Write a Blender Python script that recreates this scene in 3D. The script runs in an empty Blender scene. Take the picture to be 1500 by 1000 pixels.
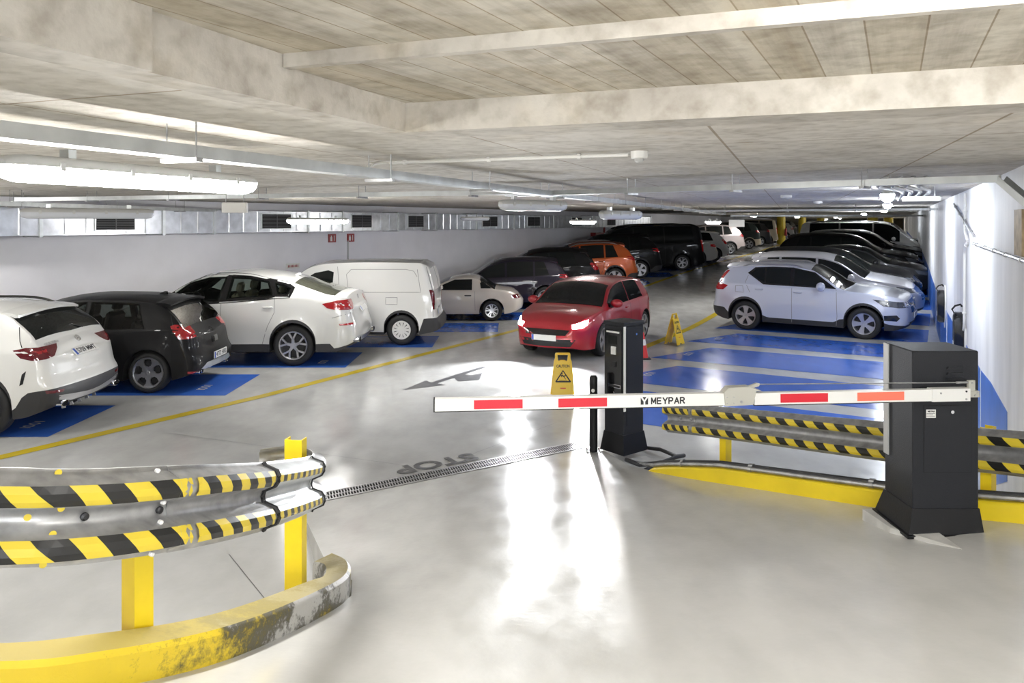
import bpy, bmesh, math, random
from mathutils import Vector, Matrix
from mathutils.bvhtree import BVHTree
random.seed(7)
R = math.radians
scene = bpy.context.scene
C = scene.collection

# ------------------------------------------------------------------ camera, world, exposure
cam_d = bpy.data.cameras.new('camera'); cam = bpy.data.objects.new('camera', cam_d); C.objects.link(cam)
cam.location = (0, 0, 2.7); cam.rotation_euler = (R(90), 0, 0)
cam_d.sensor_width = 36; cam_d.lens = 1100 / 1500 * 36; cam_d.shift_y = -175 / 1500
cam_d.clip_start = .05; cam_d.clip_end = 300
scene.camera = cam
world = bpy.data.worlds.new('world'); scene.world = world; world.use_nodes = True
bg = world.node_tree.nodes['Background']; bg.inputs[0].default_value = (.93, .96, 1, 1); bg.inputs[1].default_value = 5.5
vs = scene.view_settings
vs.view_transform = 'Standard'; vs.look = 'None'; vs.gamma = 1; vs.use_curve_mapping = False; vs.exposure = 1.35
scene.cycles.max_bounces = 8; scene.cycles.diffuse_bounces = 4; scene.cycles.glossy_bounces = 4
scene.cycles.sample_clamp_indirect = 6
LAMP = 42.0        # emission of a lit fluorescent diffuser

# ------------------------------------------------------------------ materials
def nd(nt, typ, **kw):
    n = nt.nodes.new(typ)
    for k, v in kw.items():
        if k.startswith('i_'):
            n.inputs[k[2:].replace('_', ' ')].default_value = v
        else:
            setattr(n, k, v)
    return n
def mat(name, col, rough=.5, metal=0, coat=0, spec=.5, emit=None, es=0, var=0, vscale=3., bump=0, bscale=40., rvar=0, alpha=1, coords='Object', vstretch=(1,1,1)):
    m = bpy.data.materials.new(name); m.use_nodes = True
    nt = m.node_tree; b = nt.nodes['Principled BSDF']
    c4 = (*col, 1)
    b.inputs['Base Color'].default_value = c4; b.inputs['Roughness'].default_value = rough
    b.inputs['Metallic'].default_value = metal; b.inputs['Coat Weight'].default_value = coat
    b.inputs['Coat Roughness'].default_value = .04; b.inputs['Specular IOR Level'].default_value = spec
    if emit: b.inputs['Emission Color'].default_value = (*emit, 1); b.inputs['Emission Strength'].default_value = es
    m.diffuse_color = c4
    if var or bump or rvar:
        tc = nd(nt, 'ShaderNodeTexCoord'); mp = nd(nt, 'ShaderNodeMapping'); mp.inputs['Scale'].default_value = vstretch
        nt.links.new(tc.outputs[coords], mp.inputs[0])
    if var or rvar:
        n = nd(nt, 'ShaderNodeTexNoise'); n.inputs['Scale'].default_value = vscale; n.inputs['Detail'].default_value = 6
        nt.links.new(mp.outputs[0], n.inputs['Vector'])
    if var:
        r = nd(nt, 'ShaderNodeValToRGB'); r.color_ramp.elements[0].position = .3; r.color_ramp.elements[1].position = .7
        r.color_ramp.elements[0].color = (*[max(0, x * (1 - var)) for x in col], 1)
        r.color_ramp.elements[1].color = (*[min(1, x * (1 + var * .5)) for x in col], 1)
        nt.links.new(n.outputs['Fac'], r.inputs[0]); nt.links.new(r.outputs[0], b.inputs['Base Color'])
    if rvar:
        mr = nd(nt, 'ShaderNodeMapRange'); mr.inputs['From Min'].default_value = .3; mr.inputs['From Max'].default_value = .7
        mr.inputs['To Min'].default_value = max(.02, rough - rvar); mr.inputs['To Max'].default_value = rough + rvar
        nt.links.new(n.outputs['Fac'], mr.inputs[0]); nt.links.new(mr.outputs[0], b.inputs['Roughness'])
    if bump:
        n2 = nd(nt, 'ShaderNodeTexNoise'); n2.inputs['Scale'].default_value = bscale; n2.inputs['Detail'].default_value = 4
        nt.links.new(mp.outputs[0], n2.inputs['Vector'])
        bp = nd(nt, 'ShaderNodeBump'); bp.inputs['Strength'].default_value = bump; bp.inputs['Distance'].default_value = .01
        nt.links.new(n2.outputs['Fac'], bp.inputs['Height']); nt.links.new(bp.outputs[0], b.inputs['Normal'])
    return m

def concrete(name, base, dark, rot, board=.0, panel=(2.5, 1.2), warm=(.56, .49, .38)):
    """cast concrete: blotches, rust-brown stains, formwork seams (sheet joints or narrow boards)"""
    m = bpy.data.materials.new(name); m.use_nodes = True; nt = m.node_tree; b = nt.nodes['Principled BSDF']
    b.inputs['Roughness'].default_value = .8; b.inputs['Specular IOR Level'].default_value = .25
    tc = nd(nt, 'ShaderNodeTexCoord'); mp = nd(nt, 'ShaderNodeMapping'); mp.inputs['Rotation'].default_value = (0, 0, rot); mp.inputs['Location'].default_value = (.37, .43, 0) if panel[0] < 100 else (150, 130, 0)
    nt.links.new(tc.outputs['Object'], mp.inputs[0])
    n1 = nd(nt, 'ShaderNodeTexNoise'); n1.inputs['Scale'].default_value = 2.2; n1.inputs['Detail'].default_value = 8; n1.inputs['Roughness'].default_value = .65
    st = nd(nt, 'ShaderNodeMapping'); st.inputs['Scale'].default_value = (.22, 4.5, 1) if board else (1, 1, 1)
    nt.links.new(mp.outputs[0], st.inputs[0]); nt.links.new(st.outputs[0], n1.inputs['Vector'])
    r1 = nd(nt, 'ShaderNodeValToRGB'); e = r1.color_ramp.elements
    e[0].position = .32; e[0].color = (*dark, 1); e[1].position = .62; e[1].color = (*base, 1)
    nt.links.new(n1.outputs['Fac'], r1.inputs[0])
    n2 = nd(nt, 'ShaderNodeTexNoise'); n2.inputs['Scale'].default_value = 2.3; n2.inputs['Detail'].default_value = 5
    nt.links.new(st.outputs[0], n2.inputs['Vector'])
    r2 = nd(nt, 'ShaderNodeValToRGB'); r2.color_ramp.elements[0].position = .56; r2.color_ramp.elements[1].position = .78
    r2.color_ramp.elements[1].color = (.55, .55, .55, 1)
    nt.links.new(n2.outputs['Fac'], r2.inputs[0])
    mx = nd(nt, 'ShaderNodeMixRGB'); mx.inputs['Color2'].default_value = (*warm, 1)
    nt.links.new(r2.outputs[0], mx.inputs[0]); nt.links.new(r1.outputs[0], mx.inputs[1])
    br = nd(nt, 'ShaderNodeTexBrick'); br.offset = 0 if not board else .37
    br.inputs['Scale'].default_value = 1; br.inputs['Mortar Size'].default_value = .009 if not board else .0035; br.inputs['Mortar Smooth'].default_value = .4
    br.inputs['Brick Width'].default_value = panel[0]; br.inputs['Row Height'].default_value = panel[1]
    br.inputs['Color1'].default_value = (1, 1, 1, 1); br.inputs['Color2'].default_value = (.84, .80, .73, 1) if board else (.95, .95, .94, 1); br.inputs['Mortar'].default_value = (.55, .48, .40, 1)
    nt.links.new(mp.outputs[0], br.inputs['Vector'])
    mu = nd(nt, 'ShaderNodeMixRGB', blend_type='MULTIPLY'); mu.inputs[0].default_value = 1
    nt.links.new(mx.outputs[0], mu.inputs[1]); nt.links.new(br.outputs['Color'], mu.inputs[2])
    n3 = nd(nt, 'ShaderNodeTexNoise'); n3.inputs['Scale'].default_value = 11; n3.inputs['Detail'].default_value = 9
    nt.links.new(mp.outputs[0], n3.inputs['Vector'])
    r3 = nd(nt, 'ShaderNodeValToRGB'); r3.color_ramp.elements[0].position = .2; r3.color_ramp.elements[0].color = (.55, .52, .47, 1); r3.color_ramp.elements[1].position = .55
    nt.links.new(n3.outputs['Fac'], r3.inputs[0])
    m2 = nd(nt, 'ShaderNodeMixRGB', blend_type='MULTIPLY'); m2.inputs[0].default_value = .8
    nt.links.new(mu.outputs[0], m2.inputs[1]); nt.links.new(r3.outputs[0], m2.inputs[2])
    nt.links.new(m2.outputs[0], b.inputs['Base Color'])
    ad = nd(nt, 'ShaderNodeMath', operation='ADD'); nt.links.new(n3.outputs['Fac'], ad.inputs[0]); nt.links.new(br.outputs['Fac'], ad.inputs[1])
    bp = nd(nt, 'ShaderNodeBump'); bp.inputs['Strength'].default_value = .6; bp.inputs['Distance'].default_value = .015; bp.invert = False
    nt.links.new(n3.outputs['Fac'], bp.inputs['Height']); nt.links.new(bp.outputs[0], b.inputs['Normal'])
    return m

def epoxy(name, col, dark, rough=.16, var=.5):
    """glossy painted floor with scuffs, tyre polish and a fine orange-peel ripple"""
    m = bpy.data.materials.new(name); m.use_nodes = True; nt = m.node_tree; b = nt.nodes['Principled BSDF']
    tc = nd(nt, 'ShaderNodeTexCoord')
    n1 = nd(nt, 'ShaderNodeTexNoise'); n1.inputs['Scale'].default_value = .55; n1.inputs['Detail'].default_value = 9; n1.inputs['Roughness'].default_value = .62
    nt.links.new(tc.outputs['Object'], n1.inputs['Vector'])
    r1 = nd(nt, 'ShaderNodeValToRGB'); e = r1.color_ramp.elements; e[0].position = .3; e[0].color = (*dark, 1); e[1].position = .62; e[1].color = (*col, 1)
    nt.links.new(n1.outputs['Fac'], r1.inputs[0])
    mp = nd(nt, 'ShaderNodeMapping'); mp.inputs['Rotation'].default_value = (0, 0, R(30)); mp.inputs['Scale'].default_value = (1.7, .8, 1)
    nt.links.new(tc.outputs['Object'], mp.inputs[0])
    n4 = nd(nt, 'ShaderNodeTexNoise'); n4.inputs['Scale'].default_value = 2.5; n4.inputs['Detail'].default_value = 8
    nt.links.new(mp.outputs[0], n4.inputs['Vector'])
    r4 = nd(nt, 'ShaderNodeValToRGB'); r4.color_ramp.elements[0].position = .25; r4.color_ramp.elements[0].color = (.86, .86, .85, 1); r4.color_ramp.elements[1].position = .6
    nt.links.new(n4.outputs['Fac'], r4.inputs[0])
    mu = nd(nt, 'ShaderNodeMixRGB', blend_type='MULTIPLY'); mu.inputs[0].default_value = var
    nt.links.new(r1.outputs[0], mu.inputs[1]); nt.links.new(r4.outputs[0], mu.inputs[2]); nt.links.new(mu.outputs[0], b.inputs['Base Color'])
    mr = nd(nt, 'ShaderNodeMapRange'); mr.inputs['From Min'].default_value = .3; mr.inputs['From Max'].default_value = .7
    mr.inputs['To Min'].default_value = rough - .05; mr.inputs['To Max'].default_value = rough + .07
    nt.links.new(n4.outputs['Fac'], mr.inputs[0]); nt.links.new(mr.outputs[0], b.inputs['Roughness'])
    n3 = nd(nt, 'ShaderNodeTexNoise'); n3.inputs['Scale'].default_value = 26; n3.inputs['Detail'].default_value = 3
    nt.links.new(tc.outputs['Object'], n3.inputs['Vector'])
    bp = nd(nt, 'ShaderNodeBump'); bp.inputs['Strength'].default_value = .12; bp.inputs['Distance'].default_value = .006
    nt.links.new(n3.outputs['Fac'], bp.inputs['Height']); nt.links.new(bp.outputs[0], b.inputs['Normal'])
    b.inputs['Specular IOR Level'].default_value = .6
    return m

M = {}
M['floor'] = epoxy('grey_epoxy_floor', (.56, .56, .55), (.43, .43, .42))
M['ramp'] = epoxy('ramp_epoxy', (.60, .59, .56), (.50, .49, .46), .2, .6)
M['bayblue'] = epoxy('blue_bay_paint', (.05, .155, .60), (.04, .125, .52), .18, .5)
M['baywhite'] = epoxy('white_line_paint', (.72, .72, .70), (.6, .6, .58), .18)
M['lineyellow'] = epoxy('yellow_line_paint', (.62, .47, .03), (.5, .38, .05), .2)
M['linegrey'] = mat('grey_stencil_paint', (.10, .10, .105), .3, var=.3, vscale=9)
M['ceil'] = concrete('ceiling_concrete', (.63, .60, .55), (.50, .47, .42), R(20.5), 0, (1.22, 2.44))
M['ceilnear'] = concrete('board_marked_concrete', (.60, .57, .50), (.40, .365, .31), R(-63), 1, (14, .17))
M['beam'] = concrete('beam_concrete', (.54, .51, .46), (.38, .35, .31), R(20.5), 0, (400, 300))
M['wall'] = mat('white_wall_paint', (.86, .85, .89), .55, var=.05, vscale=1.5, bump=.15, bscale=18)
M['wallnear'] = mat('white_concrete_wall', (.84, .84, .85), .6, var=.14, vscale=2.2, bump=.08, bscale=10, vstretch=(1, 1, .25))
M['wallblue'] = mat('blue_wall_paint', (.045, .16, .56), .4, var=.15, vscale=3)
M['cream'] = mat('cream_wall', (.72, .66, .5), .6, var=.08)
M['yellow'] = mat('yellow_gloss_paint', (.80, .60, .02), .35, var=.1, vscale=4)
M['yellowpillar'] = mat('yellow_pillar_paint', (.62, .47, .03), .4, var=.15, vscale=3)
M['black'] = mat('black_rubber', (.012, .012, .013), .6)
M['tyre'] = mat('tyre_rubber', (.016, .016, .017), .62, bump=.2, bscale=60)
M['plastic'] = mat('dark_grey_plastic', (.03, .03, .033), .55, bump=.05, bscale=120)
M['trim'] = mat('gloss_black_trim', (.008, .008, .009), .12, coat=.6)
M['under'] = mat('underbody_black', (.008, .008, .008), .9)
M['glass'] = mat('tinted_glass', (.010, .012, .012), .03, spec=.35)
def see_through(name, tint, gloss=.5):
    m = bpy.data.materials.new(name); m.use_nodes = True; nt = m.node_tree; nt.nodes.remove(nt.nodes['Principled BSDF']); out = nt.nodes['Material Output']
    t = nd(nt, 'ShaderNodeBsdfTransparent'); t.inputs[0].default_value = (*tint, 1); g = nd(nt, 'ShaderNodeBsdfGlossy'); g.inputs['Roughness'].default_value = .02
    fr = nd(nt, 'ShaderNodeFresnel'); fr.inputs[0].default_value = 1.35; mx = nd(nt, 'ShaderNodeMixShader')
    nt.links.new(fr.outputs[0], mx.inputs[0]); nt.links.new(t.outputs[0], mx.inputs[1]); nt.links.new(g.outputs[0], mx.inputs[2]); nt.links.new(mx.outputs[0], out.inputs[0]); return m
M['clearglass'] = see_through('clear_tinted_glass', (.52, .58, .54)); M['smokeglass'] = see_through('smoked_glass', (.30, .33, .32))
M['beigeleather'] = mat('beige_leather', (.42, .37, .28), .5); M['darkcloth'] = mat('dark_seat_cloth', (.03, .03, .032), .8); M['cabin'] = mat('cabin_lining', (.16, .15, .135), .8)
M['glass2'] = mat('olive_tinted_glass', (.06, .062, .045), .03, spec=.5)
M['chrome'] = mat('chrome', (.75, .75, .77), .12, 1)
M['alloy'] = mat('silver_alloy', (.55, .55, .57), .28, .9)
M['alloydark'] = mat('graphite_alloy', (.05, .05, .055), .35, .8)
M['disc'] = mat('brake_disc_steel', (.05, .05, .053), .45, .8)
M['red_lens'] = mat('red_tail_lens', (.32, .012, .016), .08, coat=1, emit=(.6, .01, .01), es=.03)  # faint red glow put into lenses and reflectors of parked cars
M['darkred_lens'] = mat('dark_red_tail_lens', (.12, .008, .014), .08, coat=1)
M['lampglass'] = mat('headlamp_glass', (.10, .11, .13), .06, .3, coat=1)
M['seam'] = mat('panel_gap', (.02, .02, .02), .7)
M['seamgrey'] = mat('panel_gap_grey', (.22, .22, .22), .6)
M['plate'] = mat('number_plate_white', (.78, .78, .76), .4)
M['plateblue'] = mat('number_plate_blue', (.03, .09, .42), .4)
M['ink'] = mat('black_ink', (.012, .012, .014), .5)
M['steel'] = mat('galvanised_steel', (.42, .42, .42), .42, .75, var=.3, vscale=14, bump=.05)
M['zinc'] = mat('zinc_cable_tray', (.60, .62, .62), .38, .7, var=.15, vscale=6)
M['duct'] = mat('galvanised_duct', (.55, .56, .58), .3, .85, var=.25, vscale=5, bump=.12, bscale=3)
M['grille'] = mat('vent_grille_grey', (.10, .10, .105), .5, .3)
M['cabinet'] = mat('anthracite_powder_coat', (.016, .017, .021), .55, spec=.3, bump=.25, bscale=160)
M['cabinet2'] = mat('black_steel_base', (.008, .008, .009), .4, spec=.3, bump=.1, bscale=90)
M['armwhite'] = mat('white_aluminium_arm', (.74, .73, .70), .4)
M['armgrey'] = mat('beige_grey_bracket', (.42, .41, .36), .45)
M['reflred'] = mat('red_reflective_film', (.62, .012, .03), .35)
M['reflred2'] = mat('glossy_red_reflective_film', (.85, .16, .09), .2, coat=1)
M['tapeyellow'] = mat('hazard_tape_yellow', (.68, .52, .04), .4)
M['tapeblack'] = mat('hazard_tape_black', (.014, .014, .014), .4)
M['white'] = mat('white_plastic', (.78, .77, .74), .4)
M['greyplastic'] = mat('grey_plastic', (.45, .45, .44), .45)
M['conered'] = mat('cone_red', (.65, .035, .03), .45)
M['signyellow'] = mat('caution_yellow_plastic', (.80, .52, .02), .35)
M['redpaint'] = mat('red_steel_paint', (.30, .015, .015), .4)
M['lit'] = mat('lit_diffuser', (.9, .9, .9), .4, emit=(1, .985, .95), es=LAMP)
M['litcool'] = mat('lit_diffuser_cool', (.9, .9, .9), .4, emit=(.86, .92, 1), es=LAMP)
M['unlit'] = mat('unlit_diffuser', (.55, .57, .62), .25, coat=.5)
M['headlit'] = mat('lit_headlamp', (1, 1, 1), .3, emit=(.93, .95, 1), es=30)
M['plinth'] = mat('plinth_concrete', (.52, .51, .48), .7, var=.2, vscale=8, bump=.4, bscale=25)

def kerb_material():
    m = bpy.data.materials.new('worn_yellow_kerb'); m.use_nodes = True; nt = m.node_tree; b = nt.nodes['Principled BSDF']
    b.inputs['Roughness'].default_value = .45
    tc = nd(nt, 'ShaderNodeTexCoord')
    n = nd(nt, 'ShaderNodeTexNoise'); n.inputs['Scale'].default_value = 34; n.inputs['Detail'].default_value = 12; n.inputs['Roughness'].default_value = .8
    nt.links.new(tc.outputs['Object'], n.inputs['Vector'])
    nb = nd(nt, 'ShaderNodeTexNoise'); nb.inputs['Scale'].default_value = 3.2; nb.inputs['Detail'].default_value = 4
    nt.links.new(tc.outputs['Object'], nb.inputs['Vector'])
    # tyre scuffs sit around the bend (object y 2.9 - 4.3) on the road face
    sx = nd(nt, 'ShaderNodeSeparateXYZ'); nt.links.new(tc.outputs['Object'], sx.inputs[0])
    mr = nd(nt, 'ShaderNodeMapRange'); mr.inputs['From Min'].default_value = 2.8; mr.inputs['From Max'].default_value = 3.6; mr.inputs['To Min'].default_value = -.22; mr.inputs['To Max'].default_value = .08
    nt.links.new(sx.outputs['Y'], mr.inputs[0])
    a1 = nd(nt, 'ShaderNodeMath', operation='ADD'); nt.links.new(nb.outputs['Fac'], a1.inputs[0]); nt.links.new(mr.outputs[0], a1.inputs[1])
    a2 = nd(nt, 'ShaderNodeMath', operation='MULTIPLY_ADD'); nt.links.new(n.outputs['Fac'], a2.inputs[0]); a2.inputs[1].default_value = .62; nt.links.new(a1.outputs[0], a2.inputs[2])
    r = nd(nt, 'ShaderNodeValToRGB'); e = r.color_ramp.elements
    e[0].position = .70; e[0].color = (.66, .48, .02, 1); e[1].position = .84; e[1].color = (.10, .085, .03, 1)
    k = r.color_ramp.elements.new(.93); k.color = (.10, .095, .08, 1)
    k = r.color_ramp.elements.new(1.0); k.color = (.42, .41, .38, 1)
    nt.links.new(a2.outputs[0], r.inputs[0])
    # the flat top is dusty
    ge = nd(nt, 'ShaderNodeNewGeometry'); s2 = nd(nt, 'ShaderNodeSeparateXYZ'); nt.links.new(ge.outputs['True Normal'], s2.inputs[0])
    mx = nd(nt, 'ShaderNodeMixRGB'); mx.inputs[2].default_value = (.34, .28, .10, 1)
    g = nd(nt, 'ShaderNodeMath', operation='GREATER_THAN'); nt.links.new(s2.outputs['Z'], g.inputs[0]); g.inputs[1].default_value = .8
    g2 = nd(nt, 'ShaderNodeMath', operation='MULTIPLY'); nt.links.new(g.outputs[0], g2.inputs[0]); g2.inputs[1].default_value = .8
    nt.links.new(g2.outputs[0], mx.inputs[0]); nt.links.new(r.outputs[0], mx.inputs[1]); nt.links.new(mx.outputs[0], b.inputs['Base Color'])
    bp = nd(nt, 'ShaderNodeBump'); bp.inputs['Strength'].default_value = .4; bp.inputs['Distance'].default_value = .01
    nt.links.new(n.outputs['Fac'], bp.inputs['Height']); nt.links.new(bp.outputs[0], b.inputs['Normal'])
    return m
M['kerb'] = kerb_material()
_paint = {}
def paint(col, metal=.15, rough=.35, coat=1):
    k = (col, metal)
    if k not in _paint:
        _paint[k] = mat('car_paint_%d' % len(_paint), col, rough, metal, coat=coat, spec=.5 if coat == 1 else .2)
    return _paint[k]

# ------------------------------------------------------------------ mesh helpers
class MB:
    def __init__(s): s.v = []; s.f = []; s.m = []
    def add(s, vs, fs, mi=0):
        o = len(s.v); s.v += [tuple(p) for p in vs]
        s.f += [tuple(i + o for i in f) for f in fs]; s.m += [mi] * len(fs)
        return s
    def box(s, lo, hi, mi=0, T=None):
        x0, y0, z0 = lo; x1, y1, z1 = hi
        v = [Vector(p) for p in ((x0,y0,z0),(x1,y0,z0),(x1,y1,z0),(x0,y1,z0),(x0,y0,z1),(x1,y0,z1),(x1,y1,z1),(x0,y1,z1))]
        if T: v = [T @ p for p in v]
        return s.add(v, [(0,3,2,1),(4,5,6,7),(0,1,5,4),(1,2,6,5),(2,3,7,6),(3,0,4,7)], mi)
    def bbox(s, lo, hi, b=.01, mi=0, T=None):
        """box with chamfered vertical and top edges"""
        x0, y0, z0 = lo; x1, y1, z1 = hi
        def ring(i, z): return [(x0+b+i,y0+i,z),(x1-b-i,y0+i,z),(x1-i,y0+b+i,z),(x1-i,y1-b-i,z),(x1-b-i,y1-i,z),(x0+b+i,y1-i,z),(x0+i,y1-b-i,z),(x0+i,y0+b+i,z)]
        v = ring(b*.5, z0) + ring(0, z0 + b*.5) + ring(0, z1 - b) + ring(b*.7, z1)
        v = [Vector(p) for p in v]
        if T: v = [T @ p for p in v]
        f = [tuple(reversed(range(8))), tuple(range(24, 32))]
        for k in range(3):
            for i in range(8):
                j = (i + 1) % 8; f.append((k*8+i, k*8+j, k*8+8+j, k*8+8+i))
        return s.add(v, f, mi)
    def prism(s, poly, fn, t0, t1, mi=0):
        """poly of 2D points mapped by fn(u, v, t) to 3D at t0 and t1"""
        n = len(poly); v = [fn(u, w, t0) for u, w in poly] + [fn(u, w, t1) for u, w in poly]
        f = [tuple(reversed(range(n))), tuple(range(n, 2*n))] + [(i, (i+1) % n, n + (i+1) % n, n + i) for i in range(n)]
        return s.add(v, f, mi)
    def tube(s, path, r, n=8, mi=0, cap=True):
        P = [Vector(p) for p in path]; rings = []
        for i, p in enumerate(P):
            d = (P[min(i+1, len(P)-1)] - P[max(i-1, 0)]).normalized()
            a = d.cross(Vector((0,0,1)))
            if a.length < .01: a = d.cross(Vector((0,1,0)))
            a.normalize(); b = d.cross(a)
            rr = r[i] if isinstance(r, (list, tuple)) else r
            rings.append([p + (a*math.cos(2*math.pi*k/n) + b*math.sin(2*math.pi*k/n))*rr for k in range(n)])
        v = [q for g in rings for q in g]; f = []
        for i in range(len(P)-1):
            for k in range(n):
                j = (k+1) % n; f.append((i*n+k, i*n+j, i*n+n+j, i*n+n+k))
        if cap: f += [tuple(range(n)), tuple(range((len(P)-1)*n, len(P)*n))]
        return s.add(v, f, mi)
    def lathe(s, prof, n=24, T=None, mi=0, axis='z'):
        v = []; f = []
        for r, h in prof:
            for k in range(n):
                a = 2*math.pi*k/n; c, q = r*math.cos(a), r*math.sin(a)
                v.append(Vector((c, q, h)) if axis == 'z' else Vector((c, h, q)))
        if T: v = [T @ p for p in v]
        for i in range(len(prof)-1):
            for k in range(n):
                j = (k+1) % n; f.append((i*n+k, i*n+j, i*n+n+j, i*n+n+k))
        return s.add(v, f, mi)
    def mesh(s, name, mats, smooth=False, angle=35):
        me = bpy.data.meshes.new(name); me.from_pydata(s.v, [], s.f)
        for m in (mats if isinstance(mats, (list, tuple)) else [mats]): me.materials.append(m)
        if any(s.m): me.polygons.foreach_set('material_index', s.m)
        if smooth:
            me.polygons.foreach_set('use_smooth', [True]*len(me.polygons)); me.set_sharp_from_angle(angle=R(angle))
        me.update(); return me
    def build(s, name, mats, parent=None, smooth=False, angle=35, loc=None):
        return link(name, s.mesh(name, mats, smooth, angle), parent, loc)
def link(name, me, parent=None, loc=None):
    o = bpy.data.objects.new(name, me); C.objects.link(o)
    if parent: o.parent = parent
    if loc: o.location = loc
    return o
def tag(o, label=None, cat=None, group=None, kind=None):
    if label: o['label'] = label
    if cat: o['category'] = cat
    if group: o['group'] = group
    if kind: o['kind'] = kind
    return o
def empty(name, loc=(0,0,0), rz=0):
    o = bpy.data.objects.new(name, None); C.objects.link(o); o.location = loc; o.rotation_euler = (0,0,rz); o.empty_display_size = .1
    return o
def struct(o, label=None): return tag(o, label, None, None, 'structure')
def text_mesh(txt, size, ext=.001, bold=0, align='CENTER'):
    cu = bpy.data.curves.new('lettering', 'FONT'); cu.body = txt; cu.size = size; cu.extrude = ext; cu.offset = bold
    cu.align_x = align; cu.align_y = 'CENTER'; cu.resolution_u = 3
    o = bpy.data.objects.new('lettering', cu); C.objects.link(o)
    bpy.context.view_layer.update()
    me = bpy.data.meshes.new_from_object(o.evaluated_get(bpy.context.evaluated_depsgraph_get()))
    bpy.data.objects.remove(o); bpy.data.curves.remove(cu); me.name = 'lettering'; me.materials.clear()
    return me
def lettering(txt, size, T, m, parent, bold=0, ext=.001, name='lettering', sx=1, fit=None):
    me = text_mesh(txt, size, ext, bold); me.materials.append(m)
    if fit:
        xs_ = [v.co.x for v in me.vertices]; sx = fit/(max(xs_)-min(xs_)); mid = (max(xs_)+min(xs_))/2
        for v in me.vertices: v.co.x -= mid
    if sx != 1:
        for v in me.vertices: v.co.x *= sx
    me.transform(T); return link(name, me, parent)
def pchip(pts):
    xs = [p[0] for p in pts]; ys = [p[1] for p in pts]; n = len(xs)
    h = [xs[i+1]-xs[i] for i in range(n-1)]; d = [(ys[i+1]-ys[i])/h[i] for i in range(n-1)]
    m = [d[0]] + [0]*(n-2) + [d[-1]]
    for i in range(1, n-1):
        if d[i-1]*d[i] > 0:
            a, b = 2*h[i]+h[i-1], h[i]+2*h[i-1]; m[i] = (a+b)/(a/d[i-1]+b/d[i])
    def f(x):
        if x <= xs[0]: return ys[0]
        if x >= xs[-1]: return ys[-1]
        i = 0
        while x > xs[i+1]: i += 1
        t = (x-xs[i])/h[i]; t2, t3 = t*t, t*t*t
        return ys[i]*(2*t3-3*t2+1) + h[i]*m[i]*(t3-2*t2+t) + ys[i+1]*(-2*t3+3*t2) + h[i]*m[i+1]*(t3-t2)
    return f
def lerp(a, b, t): return a + (b-a)*t
# ------------------------------------------------------------------ ground heights
AX, AY = .5, .8660254              # aisle direction; (AY, -AX) points to the charger wall
def st(s, t): return (s*AY + t*AX, -s*AX + t*AY)
_zf = pchip([(-50, 0), (17, 0), (18.5, .0), (20, .04), (22, .14), (25, .34), (30, .59), (34, .73), (44, .82), (62, .95), (120, 1.35)])
def zf(x, y): return _zf(x*AX + y*AY)
def floor_normal(x, y):
    e = .8; return Vector((-(zf(x+e, y)-zf(x-e, y))/(2*e), -(zf(x, y+e)-zf(x, y-e))/(2*e), 1)).normalized()
def rz(x, y):
    """entrance ramp, steeper along its inner kerb"""
    d = 7.093 + .539*x - .842*y
    return .1516*max(0, d) + .1*max(0, -x)*max(0, 5.3-y)*(1 if d > 0 else 0)
CZ = 3.15                            # soffit

# ------------------------------------------------------------------ floor and ramp
mb = MB(); ts = [-14, -4, 6, 14, 17, 18.5, 19.2, 20, 21, 22, 23.5, 25, 26.5, 28, 30, 32, 34, 37, 40, 44, 50, 56, 62, 75, 90, 112]
ss = [-45, -30, -20, -10, 0, 20]
for t in ts:
    for s in ss: x, y = st(s, t); mb.v.append((x, y, _zf(t)))
n = len(ss)
for i in range(len(ts)-1):
    for j in range(n-1): mb.f.append((i*n+j, i*n+j+1, i*n+n+j+1, i*n+n+j)); mb.m.append(0)
floor = struct(mb.build('floor', M['floor'], smooth=True), 'glossy light grey epoxy garage floor')

def floor_patch(name, poly4, m, parent=floor, nu=6, nv=4, lift=.003):
    """quad of floor paint following the floor; poly4 corners in order"""
    a, b, c, d = [Vector((*p, 0)) for p in poly4]; q = MB()
    for i in range(nu+1):
        for j in range(nv+1):
            p = a.lerp(b, i/nu).lerp(d.lerp(c, i/nu), j/nv); q.v.append((p.x, p.y, zf(p.x, p.y) + lift))
    for i in range(nu):
        for j in range(nv):
            k = i*(nv+1)+j; q.f.append((k, k+nv+1, k+nv+2, k+1)); q.m.append(0)
    return q.build(name, m, parent)

# ramp: rows between an inner and an outer edge
Lp = [(-2.02, 7.13), (-1.35, 5.4), (-1.0, 4.7), (-.93, 4.35), (-.99, 3.97), (-1.21, 3.25), (-1.48, 2.77), (-1.75, 2.45), (-2.6, 1.9), (-3.5, 0), (-3.5, -3), (-3.5, -9)]
Rp = [(1.0, 9.05), (1.22, 7.7), (1.5, 7.2), (2.0, 6.5), (2.74, 5.48), (3.3, 4.95), (3.67, 4.6), (3.67, 4.2), (3.67, 3), (3.67, 1), (3.67, -3), (3.67, -9)]
mb = MB(); NX = 16; rows = []
for k in range(len(Lp)-1):
    for q in range(3 if k < len(Lp)-2 else 4):
        f = q/(3 if k < len(Lp)-2 else 3.0001)
        if f <= 1: rows.append((lerp(Lp[k][0], Lp[k+1][0], f), lerp(Lp[k][1], Lp[k+1][1], f), lerp(Rp[k][0], Rp[k+1][0], f), lerp(Rp[k][1], Rp[k+1][1], f)))
for (x0, y0, x1, y1) in rows:
    for i in range(NX+1):
        x, y = lerp(x0, x1, i/NX), lerp(y0, y1, i/NX); mb.v.append((x, y, rz(x, y) + .004))
    mb.v.append((x0, y0, -.02)); mb.v.append((x1, y1, -.02))
w = NX+3
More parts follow.
